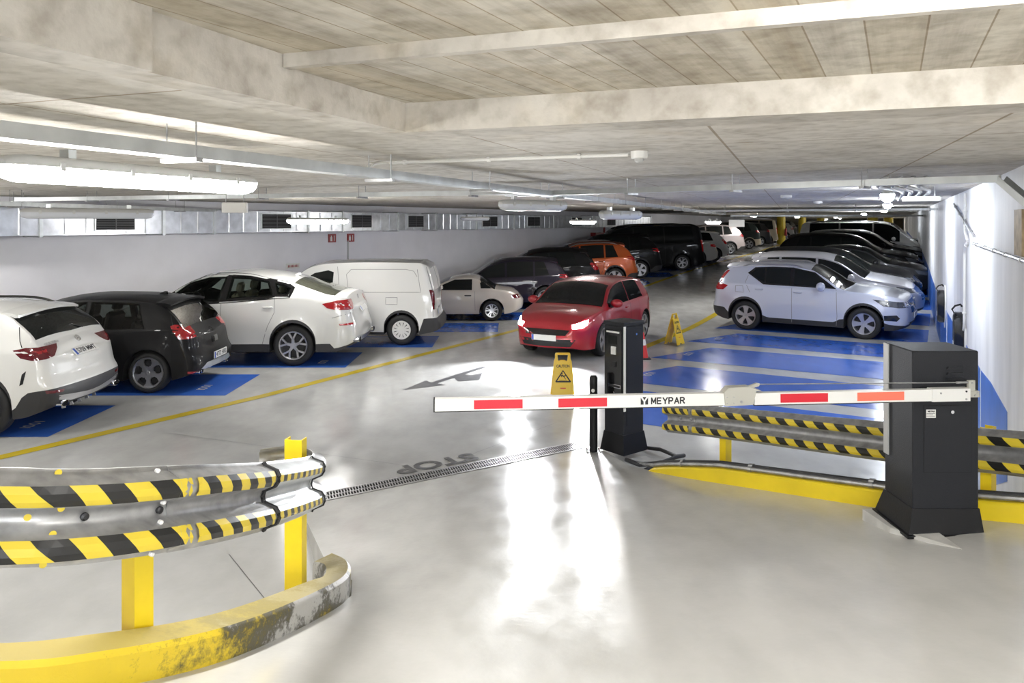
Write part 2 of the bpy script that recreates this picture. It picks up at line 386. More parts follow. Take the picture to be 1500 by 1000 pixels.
for k in range(len(rows)-1):
    for i in range(NX): mb.f.append((k*w+i, k*w+i+1, k*w+w+i+1, k*w+w+i)); mb.m.append(0)
    mb.f.append((k*w+NX+1, k*w, k*w+w, k*w+w+NX+1)); mb.f.append((k*w+NX, k*w+NX+2, k*w+w+NX+2, k*w+w+NX)); mb.m += [0, 0]
ramp = struct(mb.build('ramp', M['ramp'], smooth=True, angle=50), 'pale glossy entrance ramp rising towards the camera')

# ------------------------------------------------------------------ floor paint
BAYB = []
for i in range(14):                                    # angled bays along the grey wall
    y0 = 9.43 + 2.245*i; xe = -5.83 + 1.37*i
    if i > 9: xe = -5.83 + 1.37*9 + 1.15*(i-9)
    floor_patch('bay_paint', [(xe-5.2, y0), (xe, y0), (xe, y0+1.62), (xe-5.2, y0+1.62)], M['bayblue'])
for k in range(-1, 8):                                 # square bays along the charger wall
    t0 = 11.97 + 2.36*k; t1 = t0 + 1.78
    se = -.35
    if k == -1: pts = [st(-3.55, t0-.05), st(-.9, t0-.05), st(-.5, t1+.05), st(-4.3, t1+.05)]
    else: pts = [st(-5.08, t0), st(se, t0), st(se, t1), st(-4.36, t1)]
    floor_patch('bay_paint', pts, M['bayblue'], nu=8, nv=6)
def line(pts, wd, m, name):
    for (x0, y0), (x1, y1) in zip(pts, pts[1:]):
        d = Vector((x1-x0, y1-y0)).normalized(); nx, ny = -d.y*wd/2, d.x*wd/2
        ln = math.hypot(x1-x0, y1-y0)
        floor_patch(name, [(x0-nx, y0-ny), (x1-nx, y1-ny), (x1+nx, y1+ny), (x0+nx, y0+ny)], m, nu=max(2, int(ln)), nv=1, lift=.004)
line([(-7.6, 5.95), (-5.87, 8.61), (-3.86, 11.65), (-.33, 17.95)], .19, M['lineyellow'], 'yellow_line')
line([(-.33, 17.95), (3.6, 25), (8.9, 34)], .19, M['lineyellow'], 'yellow_line')
line([(8.9, 34), (15, 46), (23.5, 64)], .19, M['lineyellow'], 'yellow_line')
line([st(-5.62, 14.6), st(-5.62, 22), st(-5.62, 34), st(-5.2, 62)], .19, M['lineyellow'], 'yellow_line')
# thin saw-cut joints and the arrow, written on the floor for drivers leaving
def flat_poly(name, tris, m, lift=.004):
    q = MB()
    for poly in tris: q.add([(x, y, zf(x, y)+lift) for x, y in poly], [tuple(range(len(poly)))])
    return q.build(name, m, floor)
def arrow(pts, name='direction_arrow'): return flat_poly(name, pts, M['linegrey'])
arrow([[(-1.756, 12.07), (-1.1, 12.45), (-1.28, 12.56), (-1.36, 12.62), (-1.46, 12.78)],          # head
       [(-1.36, 12.62), (-1.28, 12.52), (-.47, 13.98), (-.55, 14.06)],                              # shaft
       [(-1.0, 13.0), (-.9, 12.72), (-.56, 12.85), (-.53, 13.42), (-.72, 13.22), (-.83, 13.3)]])    # turn head
arrow([[(6.6, 25.0), (7.1, 25.9), (7.3, 25.5)], [(7.1, 25.5), (7.25, 25.4), (8.2, 27.2), (8.05, 27.3)]])
gd = Vector((.842, .539, 0)); gn = Vector((-.539, .842, 0))
stop_c = Vector((-.85, 8.40, .006))
T = Matrix.Translation(stop_c) @ Matrix((( -gd.x, -gn.x, 0, 0), (-gd.y, -gn.y, 0, 0), (0, 0, 1, 0), (0, 0, 0, 1)))
lettering('STOP', .36, T, M['linegrey'], floor, bold=.012, ext=.0005, name='stop_lettering', fit=1.0)
for a, b in (((-3.6, 6.4), (-.2, 8.6)), ((-1.25, 8.35), (-4.4, 9.6)), ((-.45, 8.75), (.6, 10.1)), ((-2.3, 6.1), (-1.2, 4.6))):
    line([a, b], .006, M['linegrey'], 'floor_joint')

# faint white stencil marks near the open end of the bays
def bay_mark(x, y, ang):
    ca, sa = math.cos(ang), math.sin(ang); q = MB()
    def P(u, v): xx, yy = x + u*ca - v*sa, y + u*sa + v*ca; return (xx, yy, zf(xx, yy) + .006)
    for u0, w_ in ((-.16, .03), (.15, .03)): q.add([P(u0, -.07), P(u0+w_, -.07), P(u0+w_, .07), P(u0, .07)], [(0, 1, 2, 3)])
    for cx in (-.06, .06):
        n_ = 14; v = [P(cx + r_*math.cos(2*math.pi*k/n_), 1.6*r_*math.sin(2*math.pi*k/n_)) for r_ in (.05, .03) for k in range(n_)]
        q.add(v, [(k, (k+1) % n_, n_+(k+1) % n_, n_+k) for k in range(n_)])
    q.build('bay_mark', M['baywhite'], floor)
for i in (0, 1, 2): bay_mark(-5.83 + 1.37*i - .55, 9.43 + 2.245*i + .55, math.pi/2)
for k in (0, 1, 2): bay_mark(*st(-4.55, 11.97 + 2.36*k + .75), R(60))

# ------------------------------------------------------------------ walls
def wall(name, pts, z0, z1, m, th=.2, side=1, label=None):
    q = MB()
    for (x0, y0), (x1, y1) in zip(pts, pts[1:]):
        d = Vector((x1-x0, y1-y0)).normalized(); nx, ny = -d.y*th*side, d.x*th*side
        q.prism([(x0, y0), (x1, y1), (x1+nx, y1+ny), (x0+nx, y0+ny)], lambda u, w, t: (u, w, t), z0, z1)
    return struct(q.build(name, m), label)
def xr(y): return (.91 + .454*y)/.891                  # charger wall
def xl(y): return (-14.5 + .521*y)/.8535 if y < 37 else 5.6 + (y-37)*.47
wall_right = wall('wall_right', [(xr(5.2), 5.2), (xr(95), 95)], -.1, CZ+.2, M['wallnear'], side=-1, label='white painted concrete wall carrying the car chargers')
wall_rn = wall('wall_front', [(xr(5.2), 5.2), (xr(5.2), -9)], -.1, 3.6, M['wallnear'], side=1, label='white side wall of the ramp')
wall_left = wall('wall_left', [(xl(1), 1), (xl(37), 37), (xl(95), 95)], -.1, CZ+.2, M['wall'], side=1, label='long white wall behind the angled parking bays')
struct(wall('wall_side', [(xl(1), 1), (-3.55, -3), (-3.55, -9)], -.1, 3.6, M['wall'], side=-1), 'white wall beside the ramp behind the camera')
wall_back = wall('wall_back', [(xl(95)-2, 95), (xr(95)+2, 95)], -.1, CZ+.2, M['cream'], side=1, label='cream end wall of the garage')
# blue wainscot panels on the charger wall, one per bay
wd = Vector((.454, .891, 0)); wn = Vector((-.891, .454, 0))
def wp(u, z, off=0):                                   # point on the charger wall, u = metres along it from y=0 line
    p = Vector((.91*.891, -.91*.454, 0)) + wd*u + wn*off; return Vector((p.x, p.y, z))
u = 8.1; k = 0
while u < 72:
    wdt = 1.95 if k else 2.3
    q = MB(); a, b = u, u + wdt; cut = .45 if k == 0 else 0
    fl = lambda uu: zf(*wp(uu, 0).xy)
    P = [(a, fl(a)), (b, fl(b)), (b, fl(b)+.95), (a + cut*1.6, fl(a)+.95 + (.06 if k == 0 else 0)), (a, fl(a) + .95 - cut)]
    if k == 0: P = [(a, .35), (a+1.0, .0), (b, 0), (b, .95), (a+1.3, 1.0), (a, .98)]
    q.prism(P, lambda uu, z, t: wp(uu, z, t), .0, .004)
    q.build('wall_paint', M['wallblue'], wall_right); u += wdt + (.12 if k % 2 == 0 else .3); k += 1
# roller door at the end of the right wall
rd = MB(); 
for i in range(14): rd.prism([(0, 0), (1, 0), (1, 1), (0, 1)], (lambda u_, v_, t, i=i: (lerp(37, 44.6, u_), 94.9 - t, .9 + .15*(i + v_*.93))), 0, .06)
door = struct(rd.build('door_1', mat('grey_roller_door', (.36, .36, .35), .5)), 'grey slatted roller door in the end wall')

# ------------------------------------------------------------------ ceiling: low soffit, raised slab above the ramp
CB = Vector((.350, .937, 0)); CC = Vector((.937, -.350, 0))
def cb(c, b, z): p = CC*c + CB*b; return (p.x, p.y, z)
ceiling = MB(); ceiling.prism([(-70, 3.327), (75, 3.327), (75, 120), (-70, 120)], cb, CZ, CZ+.5)
ceiling = struct(ceiling.build('ceiling', M['ceil']), 'low cast concrete soffit over the parking')
def ceil_part(name, c0, c1, b0, b1, z0, m, z1=3.7): q = MB(); q.prism([(c0, b0), (c1, b0), (c1, b1), (c0, b1)], cb, z0, z1); return q.build(name, m, ceiling)
ceil_part('ceiling_slab', -40, -1.814, -9, 3.327, CZ, M['ceil'])
ceil_part('ceiling_slab', -1.814, 9, 2.37, 3.327, 3.292, M['ceilnear'])
ceil_part('ceiling_slab', -1.814, 9, -2.6, 2.37, 3.335, M['ceilnear'])
ceil_part('ceiling_beam', -1.95, -1.775, -6, 1.71, CZ-.004, M['beam'])
ceil_part('ceiling_beam', -1.95, -1.805, 1.71, 3.4, CZ-.002, M['beam'])
ceil_part('ceiling_beam', -1.95, .95, 3.318, 3.6, CZ-.003, M['beam'])
ceil_part('ceiling_beam', .95, 9, 3.300, 3.6, CZ-.006, M['ceil'])
ceil_part('render_strip', -1.80, 8, 2.352, 2.392, 3.283, M['beam'], 3.4)

# yellow round columns far down the aisle
for i, (x, y, r, lb) in enumerate([(21.5, 60, .33, 'yellow round column nearest of the row, fire extinguisher hung on it'), (28.6, 74, .36, 'yellow round column second of the row down the aisle'),
                          (34.5, 84, .38, 'slim yellow round column third of the row by the end wall'), (36.5, 76, .5, 'wide yellow column rising behind the white people carrier'), (38.6, 77, .45, 'yellow column beside the wide one behind the white people carrier')]):
    q = MB(); z0 = zf(x, y) - .05; q.lathe([(0.01, z0), (r, z0), (r, CZ), (.01, CZ)], 20, Matrix.Translation((x, y, 0)))
    o = q.build('column', M['yellowpillar'], smooth=True); struct(o, lb)
# ------------------------------------------------------------------ kerbs
def smooth_path(P, n=5):
    out = []
    for i in range(len(P)-1):
        p0, p1, p2, p3 = [Vector(P[max(0, min(len(P)-1, i+k))]) for k in (-1, 0, 1, 2)]
        for q in range(n):
            t = q/n; out.append(.5*((2*p1) + (p2-p0)*t + (2*p0-5*p1+4*p2-p3)*t*t + (3*p1-p0-3*p2+p3)*t**3))
    out.append(Vector(P[-1])); return out
ko = smooth_path([(x, y, 0) for x, y in [(-1.17, 4.93), (-1.02, 4.68), (-.94, 4.33), (-.99, 3.97), (-1.21, 3.25), (-1.48, 2.77), (-1.75, 2.45), (-2.6, 1.9)]])
ki = smooth_path([(x, y, 0) for x, y in [(-1.27, 4.78), (-1.16, 4.60), (-1.09, 4.30), (-1.13, 4.05), (-1.35, 3.36), (-1.62, 2.90), (-1.88, 2.58), (-2.7, 2.03)]])
mb = MB()
for a, b in zip(ko, ki):
    z = rz(a.x, a.y); d = (a-b).normalized()
    for p, zz in ((a, z-.02), (a, z+.12), (a - d*.018, z+.14), (b + d*.015, z+.14), (b, z+.12), (b, -.02)): mb.v.append((p.x, p.y, zz))
for i in range(len(ko)-1):
    for j in range(5): mb.f.append((i*6+j, i*6+j+1, i*6+6+j+1, i*6+6+j)); mb.m.append(0)
mb.f.append((0, 1, 2, 3, 4, 5)); mb.m.append(0)
tag(mb.build('kerb', M['kerb'], smooth=True, angle=40), 'tyre-scuffed dirty yellow kerb curving beneath the near guard rail', 'kerb')

kr = smooth_path([(1.34, 7.42, 0), (1.62, 6.98, 0), (2.1, 6.33, 0), (2.74, 5.48, 0), (3.12, 5.10, 0), (3.6, 4.72, 0)], 6)
mb = MB()
for i, a in enumerate(kr):
    d = Vector((.62, .785, 0)); f = min(1, i/9); z = rz(a.x, a.y); hgt = .005 + .125*f**.7; b = a + d*.2
    for p, zz in ((a, z-.02), (a, z+hgt-.012), (a + d*.012, z+hgt), (b, z+hgt), (b, -.02)): mb.v.append((p.x, p.y, zz))
for i in range(len(kr)-1):
    for j in range(4): mb.f.append((i*5+j, i*5+j+1, i*5+6+j, i*5+5+j)); mb.m.append(0)
mb.f.append((0, 1, 2, 3, 4)); mb.m.append(0)
tag(mb.build('kerb', M['yellow'], smooth=True, angle=40), 'clean bright yellow kerb wedge beside the barrier cabinet', 'kerb')

# ------------------------------------------------------------------ guard rails
WP = [(-.155, .012), (-.14, .02), (-.118, .074), (-.095, .083), (-.07, .08), (-.048, .066), (-.026, .014), (0, .008), (.026, .014), (.048, .066), (.07, .08), (.095, .083), (.118, .074), (.14, .02), (.155, .012)]
class Rail:
    def __init__(s, pts, side):
        s.P = smooth_path(pts, 8); s.side = side; s.d = [0]
        for a, b in zip(s.P, s.P[1:]): s.d.append(s.d[-1] + (b-a).length)
        s.len = s.d[-1]
    def at(s, u):
        u = max(0, min(s.len-1e-5, u)); i = 0
        while s.d[i+1] < u: i += 1
        f = (u-s.d[i])/(s.d[i+1]-s.d[i]); p = s.P[i].lerp(s.P[i+1], f)
        def tg(k): k = max(0, min(len(s.P)-1, k)); return (s.P[min(k+1, len(s.P)-1)] - s.P[max(k-1, 0)])
        t = tg(i).lerp(tg(i+1), f); t.z = 0; t.normalize()
        return p, Vector((t.y, -t.x, 0))*s.side
    def pt(s, u, z, off=0):
        p, n = s.at(u)
        d = 0
        for (z0, d0), (z1, d1) in zip(WP, WP[1:]):
            if z0 <= z <= z1: d = lerp(d0, d1, (z-z0)/(z1-z0)); break
        return p + n*(d+off) + Vector((0, 0, z))
    def beam(s, name, u0, u1, parent, m, off=0, th=.005):
        q = MB(); N = max(2, int((u1-u0)/.03)); k = len(WP)
        for i in range(N+1):
            u = lerp(u0, u1, i/N)
            for z, _ in WP: q.v.append(tuple(s.pt(u, z, off)))
            for z, _ in reversed(WP): q.v.append(tuple(s.pt(u, z, off-th)))
        for i in range(N):
            for j in range(2*k):
                j2 = (j+1) % (2*k); q.f.append((i*2*k+j, i*2*k+j2, (i+1)*2*k+j2, (i+1)*2*k+j)); q.m.append(0)
        q.f += [tuple(range(2*k)), tuple(range(N*2*k, (N+1)*2*k))]; q.m += [0, 0]
        return q.build(name, m, parent, True, 60)
    def tape(s, z0, z1, u0, u1, parent, off=.0025, wd=.082, slant=.05, worn=None):
        q = MB(); u = u0 - slant; k = 0; off += .003; zl = [z0] + [z for z, _ in WP if z0+.004 < z < z1-.004] + [z1]; nz = len(zl)-1
        while u < u1:
            for i in range(3):
                for j in range(nz):
                    pts = []
                    for a, b in ((i, j), (i+1, j), (i+1, j+1), (i, j+1)):
                        zz = zl[b]; uu = min(u1, max(u0, u + wd*a/3 + slant*(1-(zz-z0)/(z1-z0))*s.slside)); pts.append(s.pt(uu, zz, off))
                    if (pts[0]-pts[1]).length > 1e-4: q.add(pts, [(0, 1, 2, 3)], k % 2)
            u += wd; k += 1
        return q.build('hazard_tape', [M['tapeyellow'], M['tapeblack']], parent)
    slside = 1
def bolt(p, n, r, parent, m=None):
    q = MB(); d = Vector(n).normalized(); q.tube([p, Vector(p)+d*.012, Vector(p)+d*.016], [r, r, r*.55], 10); return q.build('bolt', m or M['steel'], parent, True)

# near rail on the inner kerb
g = empty('guard_rail', (-1.2, 3.5, 0)); tag(g, 'grey steel guard rail with striped tape on yellow posts over the dirty kerb', 'guard rail')
def gb(o, loc=(-1.2, 3.5, 0)): o.location = tuple(-v for v in loc); return o     # children are modelled in world metres
rl = Rail([(-2.6, 1.95, 1.93), (-1.98, 2.13, 1.845), (-1.58, 2.32, 1.79), (-1.42, 2.44, 1.745), (-1.22, 2.77, 1.65), (-1.14, 3.38, 1.465), (-1.13, 4.02, 1.285), (-1.15, 4.27, 1.225), (-1.22, 4.44, 1.20), (-1.36, 4.53, 1.19), (-1.5, 4.48, 1.185)], 1)
def u_at(rail, y): return min(range(0, int(rail.len*100)), key=lambda k: abs(rail.at(k/100)[0].y - y))/100
u1, u2, u3, u4 = u_at(rl, 2.74), u_at(rl, 3.36), u_at(rl, 4.2), rl.len
gb(rl.beam('beam', 0, u1, g, M['steel'])); gb(rl.beam('beam', u1-.05, u2+.02, g, M['steel'], .006)); gb(rl.beam('beam', u2, u3, g, M['zinc'], .0))
gb(rl.beam('end_piece', u3-.04, u4, g, M['steel'], .007))
for z0, z1 in ((.05, .118), (-.118, -.05)):
    gb(rl.tape(z0, z1, 0, u1, g, .003, .082)); gb(rl.tape(z0, z1, u1+.02, u2-.02, g, .0095, .075))
    t_ = gb(rl.tape(lerp(z0, z1, .2), lerp(z0, z1, .8), u2+.05, u3-.04, g, .003, .05, 0)); tag(t_, 'worn faded hazard tape')
q = MB()                                                  # torn rubber edge at the joint
q.tube([rl.pt(u2+.01, z, .012) for z, _ in WP], .008, 6); q.tube([rl.pt(u2+.035, z, .01) for z, _ in WP], .006, 6); gb(q.build('joint_edge', M['black'], g, True))
q = MB(); q.tube([rl.pt(u3-.03, z, .012) for z, _ in WP], .006, 6); gb(q.build('joint_edge', M['black'], g, True))
for (uu, z) in ((u1-.42, .145), (u1-.42, .04), (u1-.5, -.0), (u1-.44, -.04), (u1-.46, -.145)):
    q = MB(); p = rl.pt(uu, z, .001); n = rl.at(uu)[1]; q.tube([p, p + n*.002], .011, 10); gb(q.build('slot_hole', M['tapeyellow'], g))
for uu in (u1-.34, u1-.08): p = rl.pt(uu, 0, 0); gb(bolt(p, rl.at(uu)[1], .013, g, M['disc']))
for (uu, z) in ((u1-.1, .142), (u1-.08, .03), (u1-.1, -.035), (u1-.12, -.148)): p = rl.pt(uu, z, .004); gb(bolt(p, rl.at(uu)[1], .008, g, M['white']))
def post(x, y, z0, z1, wdt, dep, parent, rot=0, rel=None):
    """yellow channel post, open at the back"""
    q = MB(); T = Matrix.Translation((x, y, 0)) @ Matrix.Rotation(rot, 4, 'Z'); h, d, t = wdt/2, dep, .006
    prof = [(-h, 0), (h, 0), (h, d), (h-t, d), (h-t, t), (-h+t, t), (-h+t, d), (-h, d)]
    q.prism(prof, lambda a, b, c: T @ Vector((a, b, c)), z0, z1)
    o = q.build('post', M['yellow'], parent); return o
gb(post(-1.265, 4.34, -.02, 1.44, .105, .07, g, R(-8)))
gb(post(-1.575, 3.08, -.02, 1.66, .10, .08, g, R(-35)))

# rail beside the barrier
g2 = empty('guard_rail', (2.4, 6.5, 0)); tag(g2, 'grey steel guard rail with striped tape running behind the barrier cabinet', 'guard rail')
L2 = (2.4, 6.5, 0)
rr = Rail([(1.66, 7.95, .632), (2.0, 7.37, .74), (2.93, 5.87, .985), (3.38, 5.2, 1.11), (3.62, 4.9, 1.16)], 1)
gb(rr.beam('beam', 0, .42, g2, M['steel'], .006), L2); gb(rr.beam('beam', .36, rr.len, g2, M['steel']), L2)
for z0, z1 in ((.056, .116), (-.116, -.056)):
    gb(rr.tape(z0, z1, .0, .40, g2, .0095, .06, .05), L2); gb(rr.tape(z0, z1, .44, rr.len, g2, .003, .098, .06), L2)
for uu in (.2, .36): gb(bolt(rr.pt(uu, .005, .004), rr.at(uu)[1], .016, g2), L2)
for (x, y, z0, z1) in ((2.14, 7.42, .1, .80), (3.42, 5.33, .3, 1.24)): gb(post(x, y, z0, z1, .1, .07, g2, R(40)), L2)

# conduits lying on the yellow kerb
for j, (dd, zz, rad, m, lb) in enumerate(((.05, .02, .018, 'steel', 'thin steel conduit lying on the bright yellow kerb'), (.10, .025, .024, 'plastic', 'thick dark conduit lying on the bright yellow kerb'))):
    P = [Vector((1.27, 8.34, .06)), Vector((1.36, 8.1 - .05*j, .10))] + [Vector((a.x + .62*dd, a.y + .785*dd, rz(a.x, a.y) + .005 + .125*min(1, i/9)**.7 + zz)) for i, a in enumerate(kr)][1:]
    q = MB(); q.tube(P, rad, 8); o = q.build('conduit', M[m], smooth=True); tag(o, lb, 'conduit')
    for i in range(6, len(P)-1, 6):
        q = MB(); q.tube([P[i], P[i].lerp(P[i+1], .25)], rad*1.35, 8); q.build('coupling', M['steel'], o, True)

# ------------------------------------------------------------------ drain grate across the ramp foot
g = empty('drain_grate', (-.5, 8.08, 0)); tag(g, 'long narrow slotted steel drain grate across the foot of the ramp', 'drain')
G0 = Vector((-2.05, 7.10, 0)); GL = 3.5
q = MB(); fn = lambda u, w, t: G0 + gd*u + gn*w + Vector((0, 0, t))
for w0, w1 in ((-.015, .012), (.098, .11), (.198, .225)): q.prism([(0, w0), (GL, w0), (GL, w1), (0, w1)], fn, .0, .016)
gb(q.build('frame', M['steel'], g), (-.5, 8.08, 0))
q = MB(); q.prism([(0, 0), (GL, 0), (GL, .21), (0, .21)], fn, .0, .0065); gb(q.build('channel', M['under'], g), (-.5, 8.08, 0))
q = MB()
for i in range(int(GL/.03)):
    u = .012 + i*.03
    for w0, w1, sl in ((.01, .1, .02), (.108, .2, .02)): q.prism([(u, w0), (u+.011, w0), (u+.011+sl, w1), (u+sl, w1)], fn, .004, .015)
o = gb(q.build('grate_bars', M['steel'], g), (-.5, 8.08, 0)); o['kind'] = 'stuff'

# ------------------------------------------------------------------ barrier cabinet and arm
z0 = rz(2.8, 4.85)
bc = empty('barrier_cabinet', (2.8, 5.03, z0)); tag(bc, 'tall anthracite barrier cabinet on a concrete plinth by the ramp', 'cabinet')
HT = 1.867 - z0
q = MB(); X0, X1, Y0, Y1 = -.214, .214, -.18, .18
q.bbox((X0, Y0, .16), (X1, Y1, HT), .006); q.build('body', M['cabinet'], bc)
q = MB(); b0 = .045
v = [(X0-b0, Y0-b0, .012), (X1+.01, Y0-b0, .012), (X1+.01, Y1+b0, .012), (X0-b0, Y1+b0, .012), (X0-.004, Y0-.004, .165), (X1+.004, Y0-.004, .165), (X1+.004, Y1+.004, .165), (X0-.004, Y1+.004, .165)]
q.add(v, [(0,1,5,4), (1,2,6,5), (2,3,7,6), (3,0,4,7), (4,5,6,7), (3,2,1,0)])
v = [(X0-b0-.02, Y0-b0-.02, -.005), (X1+.03, Y0-b0-.02, -.005), (X1+.03, Y1+b0, -.005), (X0-b0-.02, Y1+b0, -.005)]
q.add(v + [(a, b, .014) for a, b, c in v], [(0,1,5,4), (1,2,6,5), (2,3,7,6), (3,0,4,7), (4,5,6,7)])
q.build('base', M['cabinet2'], bc)
q = MB(); q.box((X0-.008, Y0+.3, .42), (X0, Y1+.002, HT-.004)); q.build('edge_strip', M['greyplastic'], bc)
q = MB(); q.box((X0+.075, Y0-.0035, .40), (X1-.052, Y0, .83)); d = q.build('door', M['cabinet'], bc)
q = MB()
for lo, hi in (((X0+.072, .397), (X0+.075, .833)), ((X1-.052, .397), (X1-.049, .833)), ((X0+.072, .83), (X1-.049, .833)), ((X0+.072, .397), (X1-.049, .40))): q.box((lo[0], Y0-.0008, lo[1]), (hi[0], Y0+.001, hi[1]))
q.build('door_gap', M['under'], d)
q = MB(); q.tube([(.04, Y0-.012, .79), (.04, Y0, .79)], .011, 14); q.build('lock', M['chrome'], d, True)
q = MB(); q.box((X0+.087, Y0-.006, .752), (X0+.148, Y0-.003, .805)); lb_ = q.build('label_plate', M['white'], d)
TX = lambda x, y, z: Matrix.Translation((x, y, z)) @ Matrix.Rotation(R(90), 4, 'X')
lettering('MEYPAR', .014, TX(X0+.119, Y0-.0065, .793), M['ink'], lb_, .0004, fit=.045)
q = MB()
for i in range(3): q.box((X0+.088, Y0-.0066, .762+i*.008), (X0+.148-.012*(i % 2)-.006, Y0-.006, .7645+i*.008))
q.build('print_lines', M['ink'], lb_)
for i in range(3):
    q = MB(); q.prism([(.06+a, b) for a, b in ((-.055, 0), (.055, 0), (.048, .014), (-.048, .014))], lambda u, w, t: (u - .0, Y0 - t, HT-.115 - i*.036 + w), 0, .012)
    q.build('vent_louvre', M['cabinet'], bc)
# concrete plinth levelling the slope
q = MB(); zp = z0
pl = [(2.46, 5.27), (2.49, 4.95), (2.60, 4.70), (2.72, 4.54), (2.76, 4.86), (2.76, 5.27)]; pt = [zp+.004, zp+.004, zp+.004, rz(2.72, 4.54)+.006, zp+.004, zp+.004]
q.add([(x, y, rz(x, y)-.08) for x, y in pl] + [(x, y, max(z_, rz(x, y)+.005)) for (x, y), z_ in zip(pl, pt)], [(i, (i+1) % 6, 6+(i+1) % 6, 6+i) for i in range(6)] + [tuple(range(6, 12))])
tag(q.build('plinth', M['plinth']), 'pale concrete levelling plinth under the barrier cabinet', 'plinth')

A0, A1 = Vector((2.893, 4.752, 1.615)), Vector((-.459, 4.466, 1.615))
ba = empty('boom_barrier', A0); tag(ba, 'long white folding barrier arm with red bands across the ramp', 'barrier arm')
ad = (A1-A0).normalized(); an = Vector((ad.y, -ad.x, 0)); an = an if an.y < 0 else -an        # an faces the camera
def ap(px):                                              # metres along the arm for a spot named by its bearing
    k = (px-750)/1100; return (A0.x - k*A0.y)/(k*ad.y - ad.x)
def afn(u, w, t): return ad*u + an*t + Vector((0, 0, w))
def abox(name, u0, u1, w0, w1, t0, t1, m, parent=ba, bev=None): q = MB(); q.prism([(u0, w0), (u1, w0), (u1, w1), (u0, w1)], afn, t0, t1); return q.build(name, m, parent)
J0, J1 = ap(1108), ap(1058); LA = ap(637); hh = .038
inner = abox('inner_beam', .05, J0+.02, -hh, hh-.004, -.022, .022, M['armwhite'])
outer = abox('outer_beam', J1-.06, LA, -hh+.002, hh+.0, -.022, .024, M['armwhite'])
abox('rubber_edge', .25, J0+.02, -hh-.008, -hh, -.012, .012, M['black'], inner); abox('rubber_edge', J1+.0, LA, -hh-.006, -hh+.002, -.012, .012, M['black'], outer)
abox('end_cap', LA, LA+.008, -hh-.002, hh+.002, -.024, .026, M['black'], outer)
for a, b, par, m in ((1141, 1210, inner, 'reflred'), (1253, 1321, inner, 'reflred2'), (817, 888, outer, 'reflred'), (694, 765, outer, 'reflred')):
    abox('reflective_band', ap(b), ap(a), -hh+.011, hh-.012, .0215 if par is inner else .0235, .0255, M[m], par)
abox('sleeve', .012, ap(1362), -.041, .038, -.028, .028, M['armwhite'], ba)
for px, w in ((1374, .012), (1411, .02), (1411, -.028)):
    q = MB(); p = afn(ap(px), w, .028); q.tube([p, p+an*.004], .006, 10); q.build('bolt', M['ink'] if w == .02 else M['steel'], ba, True)
br = abox('hinge_bracket', -.055, .012, -.02, .02, -.02, .02, M['armgrey']); abox('bracket_plate', -.032, .012, .02, .085, -.006, .012, M['armgrey'], br)
for u_, w_ in ((-.012, .07), (-.04, .01), (-.025, -.008)): q = MB(); p = afn(u_, w_, .02 if w_ < .05 else .012); q.tube([p, p+an*.005], .006, 10); q.build('bolt', M['steel'], br, True)
# folding joint: bevelled plate pair
jp = [(J0-.035, -hh), (J0-.10, .055), (J0-.095, .062), (J1-.01, .06), (J1+.02, .04), (J1+.02, -hh+.004), (J1, -hh-.006)]
jp = [(ap(1113), hh+.01), (ap(1105), hh+.012), (ap(1100), -hh+.004), (ap(1060), -hh-.002), (ap(1058), hh+.006), (ap(1065), hh+.034), (ap(1095), hh+.038)]
q = MB(); q.prism(jp, afn, -.034, .034); jn = q.build('folding_joint', M['armgrey'], ba)
for px, w, r_ in ((1062, .015, .004), (1062, -.022, .004), (1072, .015, .004), (1072, -.022, .004), (1083, -.014, .009)):
    q = MB(); p = afn(ap(px), w, .034); q.tube([p, p+an*.005], r_, 10); q.build('bolt', M['steel'], jn, True)
q = MB(); q.prism([(ap(1096), hh+.038), (ap(1096), hh+.02), (ap(1110), hh+.035), (ap(1113), hh+.05), (ap(1108), hh+.055)], afn, -.008, .012); q.build('rod_lug', M['armgrey'], jn)
q = MB(); q.tube([afn(ap(1110), hh+.047, .004), afn(ap(1400), .072, .004)], .0035, 6); q.tube([afn(ap(1400), .072, .004), afn(ap(1418), .072, .004)], .007, 8); q.build('tie_rod', M['steel'], ba, True)
AT = lambda px, w: Matrix.Translation(afn(ap(px), w, .0246)) @ Matrix(((-ad.x, 0, an.x, 0), (-ad.y, 0, an.y, 0), (0, 1, 0, 0), (0, 0, 0, 1)))
GL = {'M': [[(0, 0), (0, 1)], [(0, 1), (.5, .25)], [(.5, .25), (1, 1)], [(1, 1), (1, 0)]], 'E': [[(0, 0), (0, 1)], [(0, 1), (.85, 1)], [(0, .5), (.75, .5)], [(0, 0), (.85, 0)]],
      'Y': [[(0, 1), (.5, .45)], [(1, 1), (.5, .45)], [(.5, .5), (.5, 0)]], 'P': [[(0, 0), (0, 1)], [(0, 1), (.65, 1)], [(.65, 1), (.9, .85)], [(.9, .85), (.9, .6)], [(.9, .6), (.65, .45)], [(.65, .45), (0, .45)]],
      'A': [[(0, 0), (.5, 1)], [(.5, 1), (1, 0)], [(.2, .3), (.8, .3)]], 'R': [[(0, 0), (0, 1)], [(0, 1), (.65, 1)], [(.65, 1), (.9, .85)], [(.9, .85), (.9, .62)], [(.9, .62), (.65, .48)], [(.65, .48), (0, .48)], [(.5, .48), (.95, 0)]]}
uu0 = ap(952)
